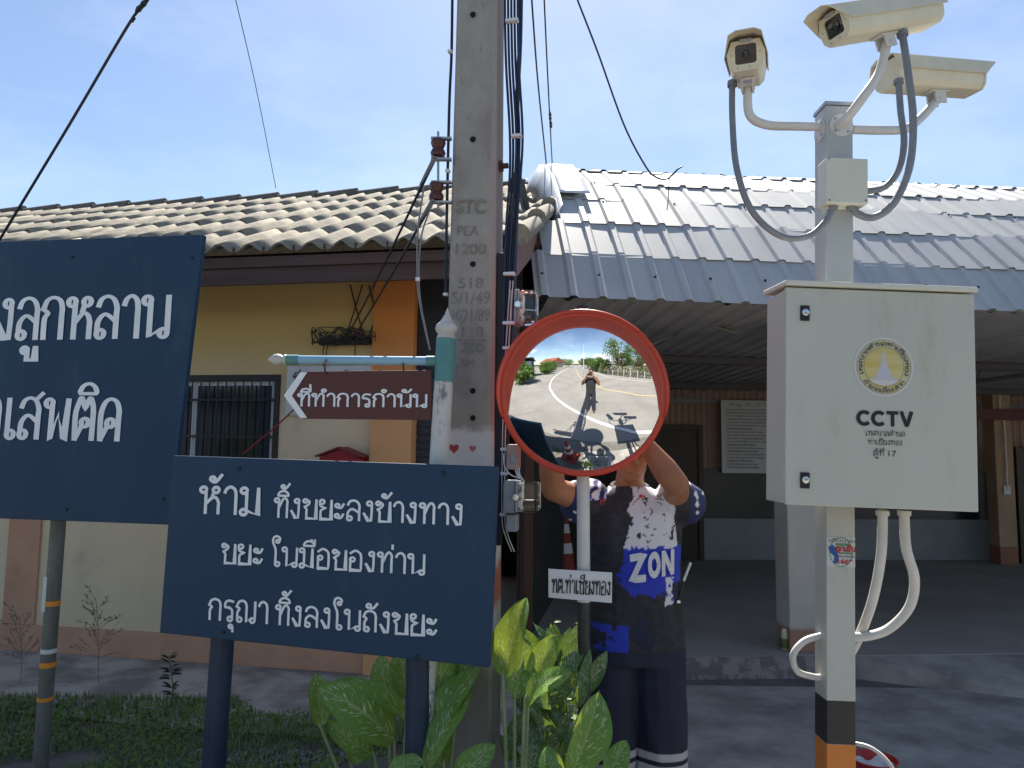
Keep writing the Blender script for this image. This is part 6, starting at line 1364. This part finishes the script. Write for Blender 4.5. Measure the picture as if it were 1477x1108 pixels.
for i, (x, y, hh, r_, m, lab) in enumerate([
 (5.2, -15.8, 4.2, 2.2, treeB, 'dark leafy tree between the two bright trees across the road'), (1.2, -17.2, 3.0, 1.6, treeB, 'small dark bush left of the tallest tree across the road'), (9.4, -14.6, 3.6, 2.0, treeA, 'pale green bush behind the right part of the far fence'), (13.5, -9.5, 4.6, 2.4, treeA, 'bright bush at the far right end of the fence'),
 (-1.6, -24.5, 3.2, 1.8, treeA, 'light green bush farther along the fence by the bend'), (-5.4, -38, 4.2, 2.4, treeA, 'light green tree right of the distant road'), (-16.6, -24, 2.6, 1.9, treeB, 'dark round bush in front of the red roofed house'), (-19, -50, 5.0, 3.6, treeA, 'light green tree left of the distant road'), (-12.4, -15.4, 2.6, 1.6, treeB, 'dark bush behind the small bright bush by the shed'), (-25, -62, 6.0, 4.4, treeA, 'wide light green tree far along the left roadside')]):
    tree('bush' if 'bush' in lab else 'tree', lab, 'bush' if 'bush' in lab else 'tree', x, y, hh, r_, m, 90 + i, 'tree' in lab)
FN2 = thing('fence', 'low wire fence with pale concrete posts along the far side of the road', 'fence', (0, 0, 0)); fpts = [Vector(p) for p in ((13, -6.2, 0), (8.3, -7.9, 0), (4.6, -10.3, 0), (1.9, -13.0, 0), (.2, -17.5, 0), (-2.4, -26, 0))]
fpath = resample(fpts, 24); fc = mat('pale fence concrete', (.42, .40, .37), .9)
for p in fpath: MB().box(p.x - .05, p.x + .05, p.y - .05, p.y + .05, -.02, 1.05).build('fence_post', fc, FN2)
mb = MB()
for z in (.15, .4, .65, .9): mb.tube([p + Vector((0, .06, z)) for p in fpath], .010, 4)
for a, b in zip(fpath, fpath[1:]):
    for k in range(8): q = a.lerp(b, (k + .5) / 8); mb.tube([q + Vector((0, .06, .05)), q + Vector((0, .06, 1.0))], .006, 4)
mb.build('wire_netting', galv, FN2)
rn = random.Random(77); hg = LM()
for i in range(5200):
    p = rn.choice(fpath[:-1]); k = fpath.index(p); q = p.lerp(fpath[k + 1], rn.random()); b = q + Vector((rn.uniform(-.3, .3), -rn.uniform(.1, .7), rn.uniform(.05, 1.5))); a = Vector((rn.uniform(-1, 1), rn.uniform(-1, 1), rn.uniform(-.3, .8))).normalized(); hg.leaf(b, b + a * .30, .17, (a.y, .6, .8), .01, .1, 0, 2, 2)
tag(hg.build('hedge', leaf_mat('dusty hedge leaf', (.10, .12, .045), (.16, .15, .07), (.14, .14, .07), (.14, .14, .08), .8, trw=.3), None), 'scruffy low hedge growing through the fence across the road', 'hedge')
def far_pole(x, y, hh, lab):
    t = thing('utility_pole', lab, 'utility pole', (x, y, 0), group='poles down the road')
    MB().add([(-.12, -.12, -.05), (.12, -.12, -.05), (.12, .12, -.05), (-.12, .12, -.05), (-.08, -.08, hh), (.08, -.08, hh), (.08, .08, hh), (-.08, .08, hh)], [(0, 3, 2, 1), (4, 5, 6, 7), (0, 1, 5, 4), (1, 2, 6, 5), (2, 3, 7, 6), (3, 0, 4, 7)]).build('shaft', fc, t)
    MB().box(-.9, .9, -.16, -.081, hh - .6, hh - .48).build('crossarm', galv, t); MB().box(-.7, .7, -.16, -.081, hh - 1.5, hh - 1.40).build('lower_crossarm', galv, t)
    for k in (-.8, 0, .8): MB().lathe([(.03, 0), (.06, .03), (.03, .08), (.05, .11), (0, .16)], 10, Matrix.Translation((k, -.12, hh - .48))).build('insulator', brownsp, t, smooth=40)
far_pole(-5.6, -30, 9.4, 'nearer utility pole down the road behind the photographer'); far_pole(-13.5, -58, 9.4, 'farther utility pole down the road behind the photographer')
for i, k in enumerate((-.8, 0, .8)):
    mb = MB(); mb.tube(sag((-5.6 + k, -30.1, 9.05), (UP.location.x + k * .5, 2.9, 7.3), .5, 24), .012, 5); mb.tube(sag((-13.5 + k, -58.1, 9.05), (-5.6 + k, -30.1, 9.05), .5, 16), .012, 5)
    tag(mb.build('overhead_line', dark_wire, None), ['left', 'middle', 'right'][i] + ' power line running between the poles above the road', 'wire', 'power lines above the road')
SH = thing('shed', 'small blue grey shed left of the road across from the yellow building', 'building', (-13.2, -8.4, 0), (0, 0, R(-35)))
MB().box(-2, 2, -1.8, 1.8, 0, 2.7).build('wall', mat('blue grey shed sheet', (.075, .105, .15), .6, .2, col2=(.06, .085, .12), scale=2), SH)
MB().add([(-2.4, -2.2, 2.72), (2.4, -2.2, 2.72), (2.4, 2.2, 3.25), (-2.4, 2.2, 3.25)], [(0, 1, 2, 3)]).build('roof', mat('dark shed roof', (.10, .11, .12), .6), SH, solid=.05)
MB().box(2.001, 2.03, -.9, .3, 0, 2.1).build('door', dark_in, SH)
HS = thing('house', 'distant house with a rusty red roof on the left side of the road', 'building', (-19, -29, 0), (0, 0, R(20)))
MB().box(-4, 4, -3, 3, 0, 2.8).build('wall', mat('pale house wall', (.40, .36, .30), .9), HS)
mb = MB(); mb.add([(-4.6, -3.6, 2.7), (4.6, -3.6, 2.7), (4.6, 3.6, 2.7), (-4.6, 3.6, 2.7), (-4.6, 0, 4.6), (4.6, 0, 4.6)], [(0, 1, 5, 4), (2, 3, 4, 5), (0, 4, 3), (1, 2, 5)]); mb.build('roof', mat('rusty red roof', (.22, .07, .045), .8), HS)
for x in (-2.4, .4): MB().box(x, x + 1.2, 3.001, 3.04, 1.0, 2.1).build('window', glass_dark, HS)
def hill(u, v): a = math.pi * (.0 + 1.0 * u); return (-20 + 230 * math.cos(a), -60 - 190 * math.sin(a), (v * (3.0 + 3.2 * noise.noise(Vector((u * 14, 1, 0))) + 1.5 * noise.noise(Vector((u * 60, 4, 0))))) - .1)
mb = MB(); mb.grid(400, 3, hill); tag(mb.build('far_woods', mat('far green woods', (.045, .075, .035), .95, col2=(.025, .045, .02), scale=.25), None, fix=False, solid=6), 'far low line of green woods behind the road', 'woods', kind='stuff')
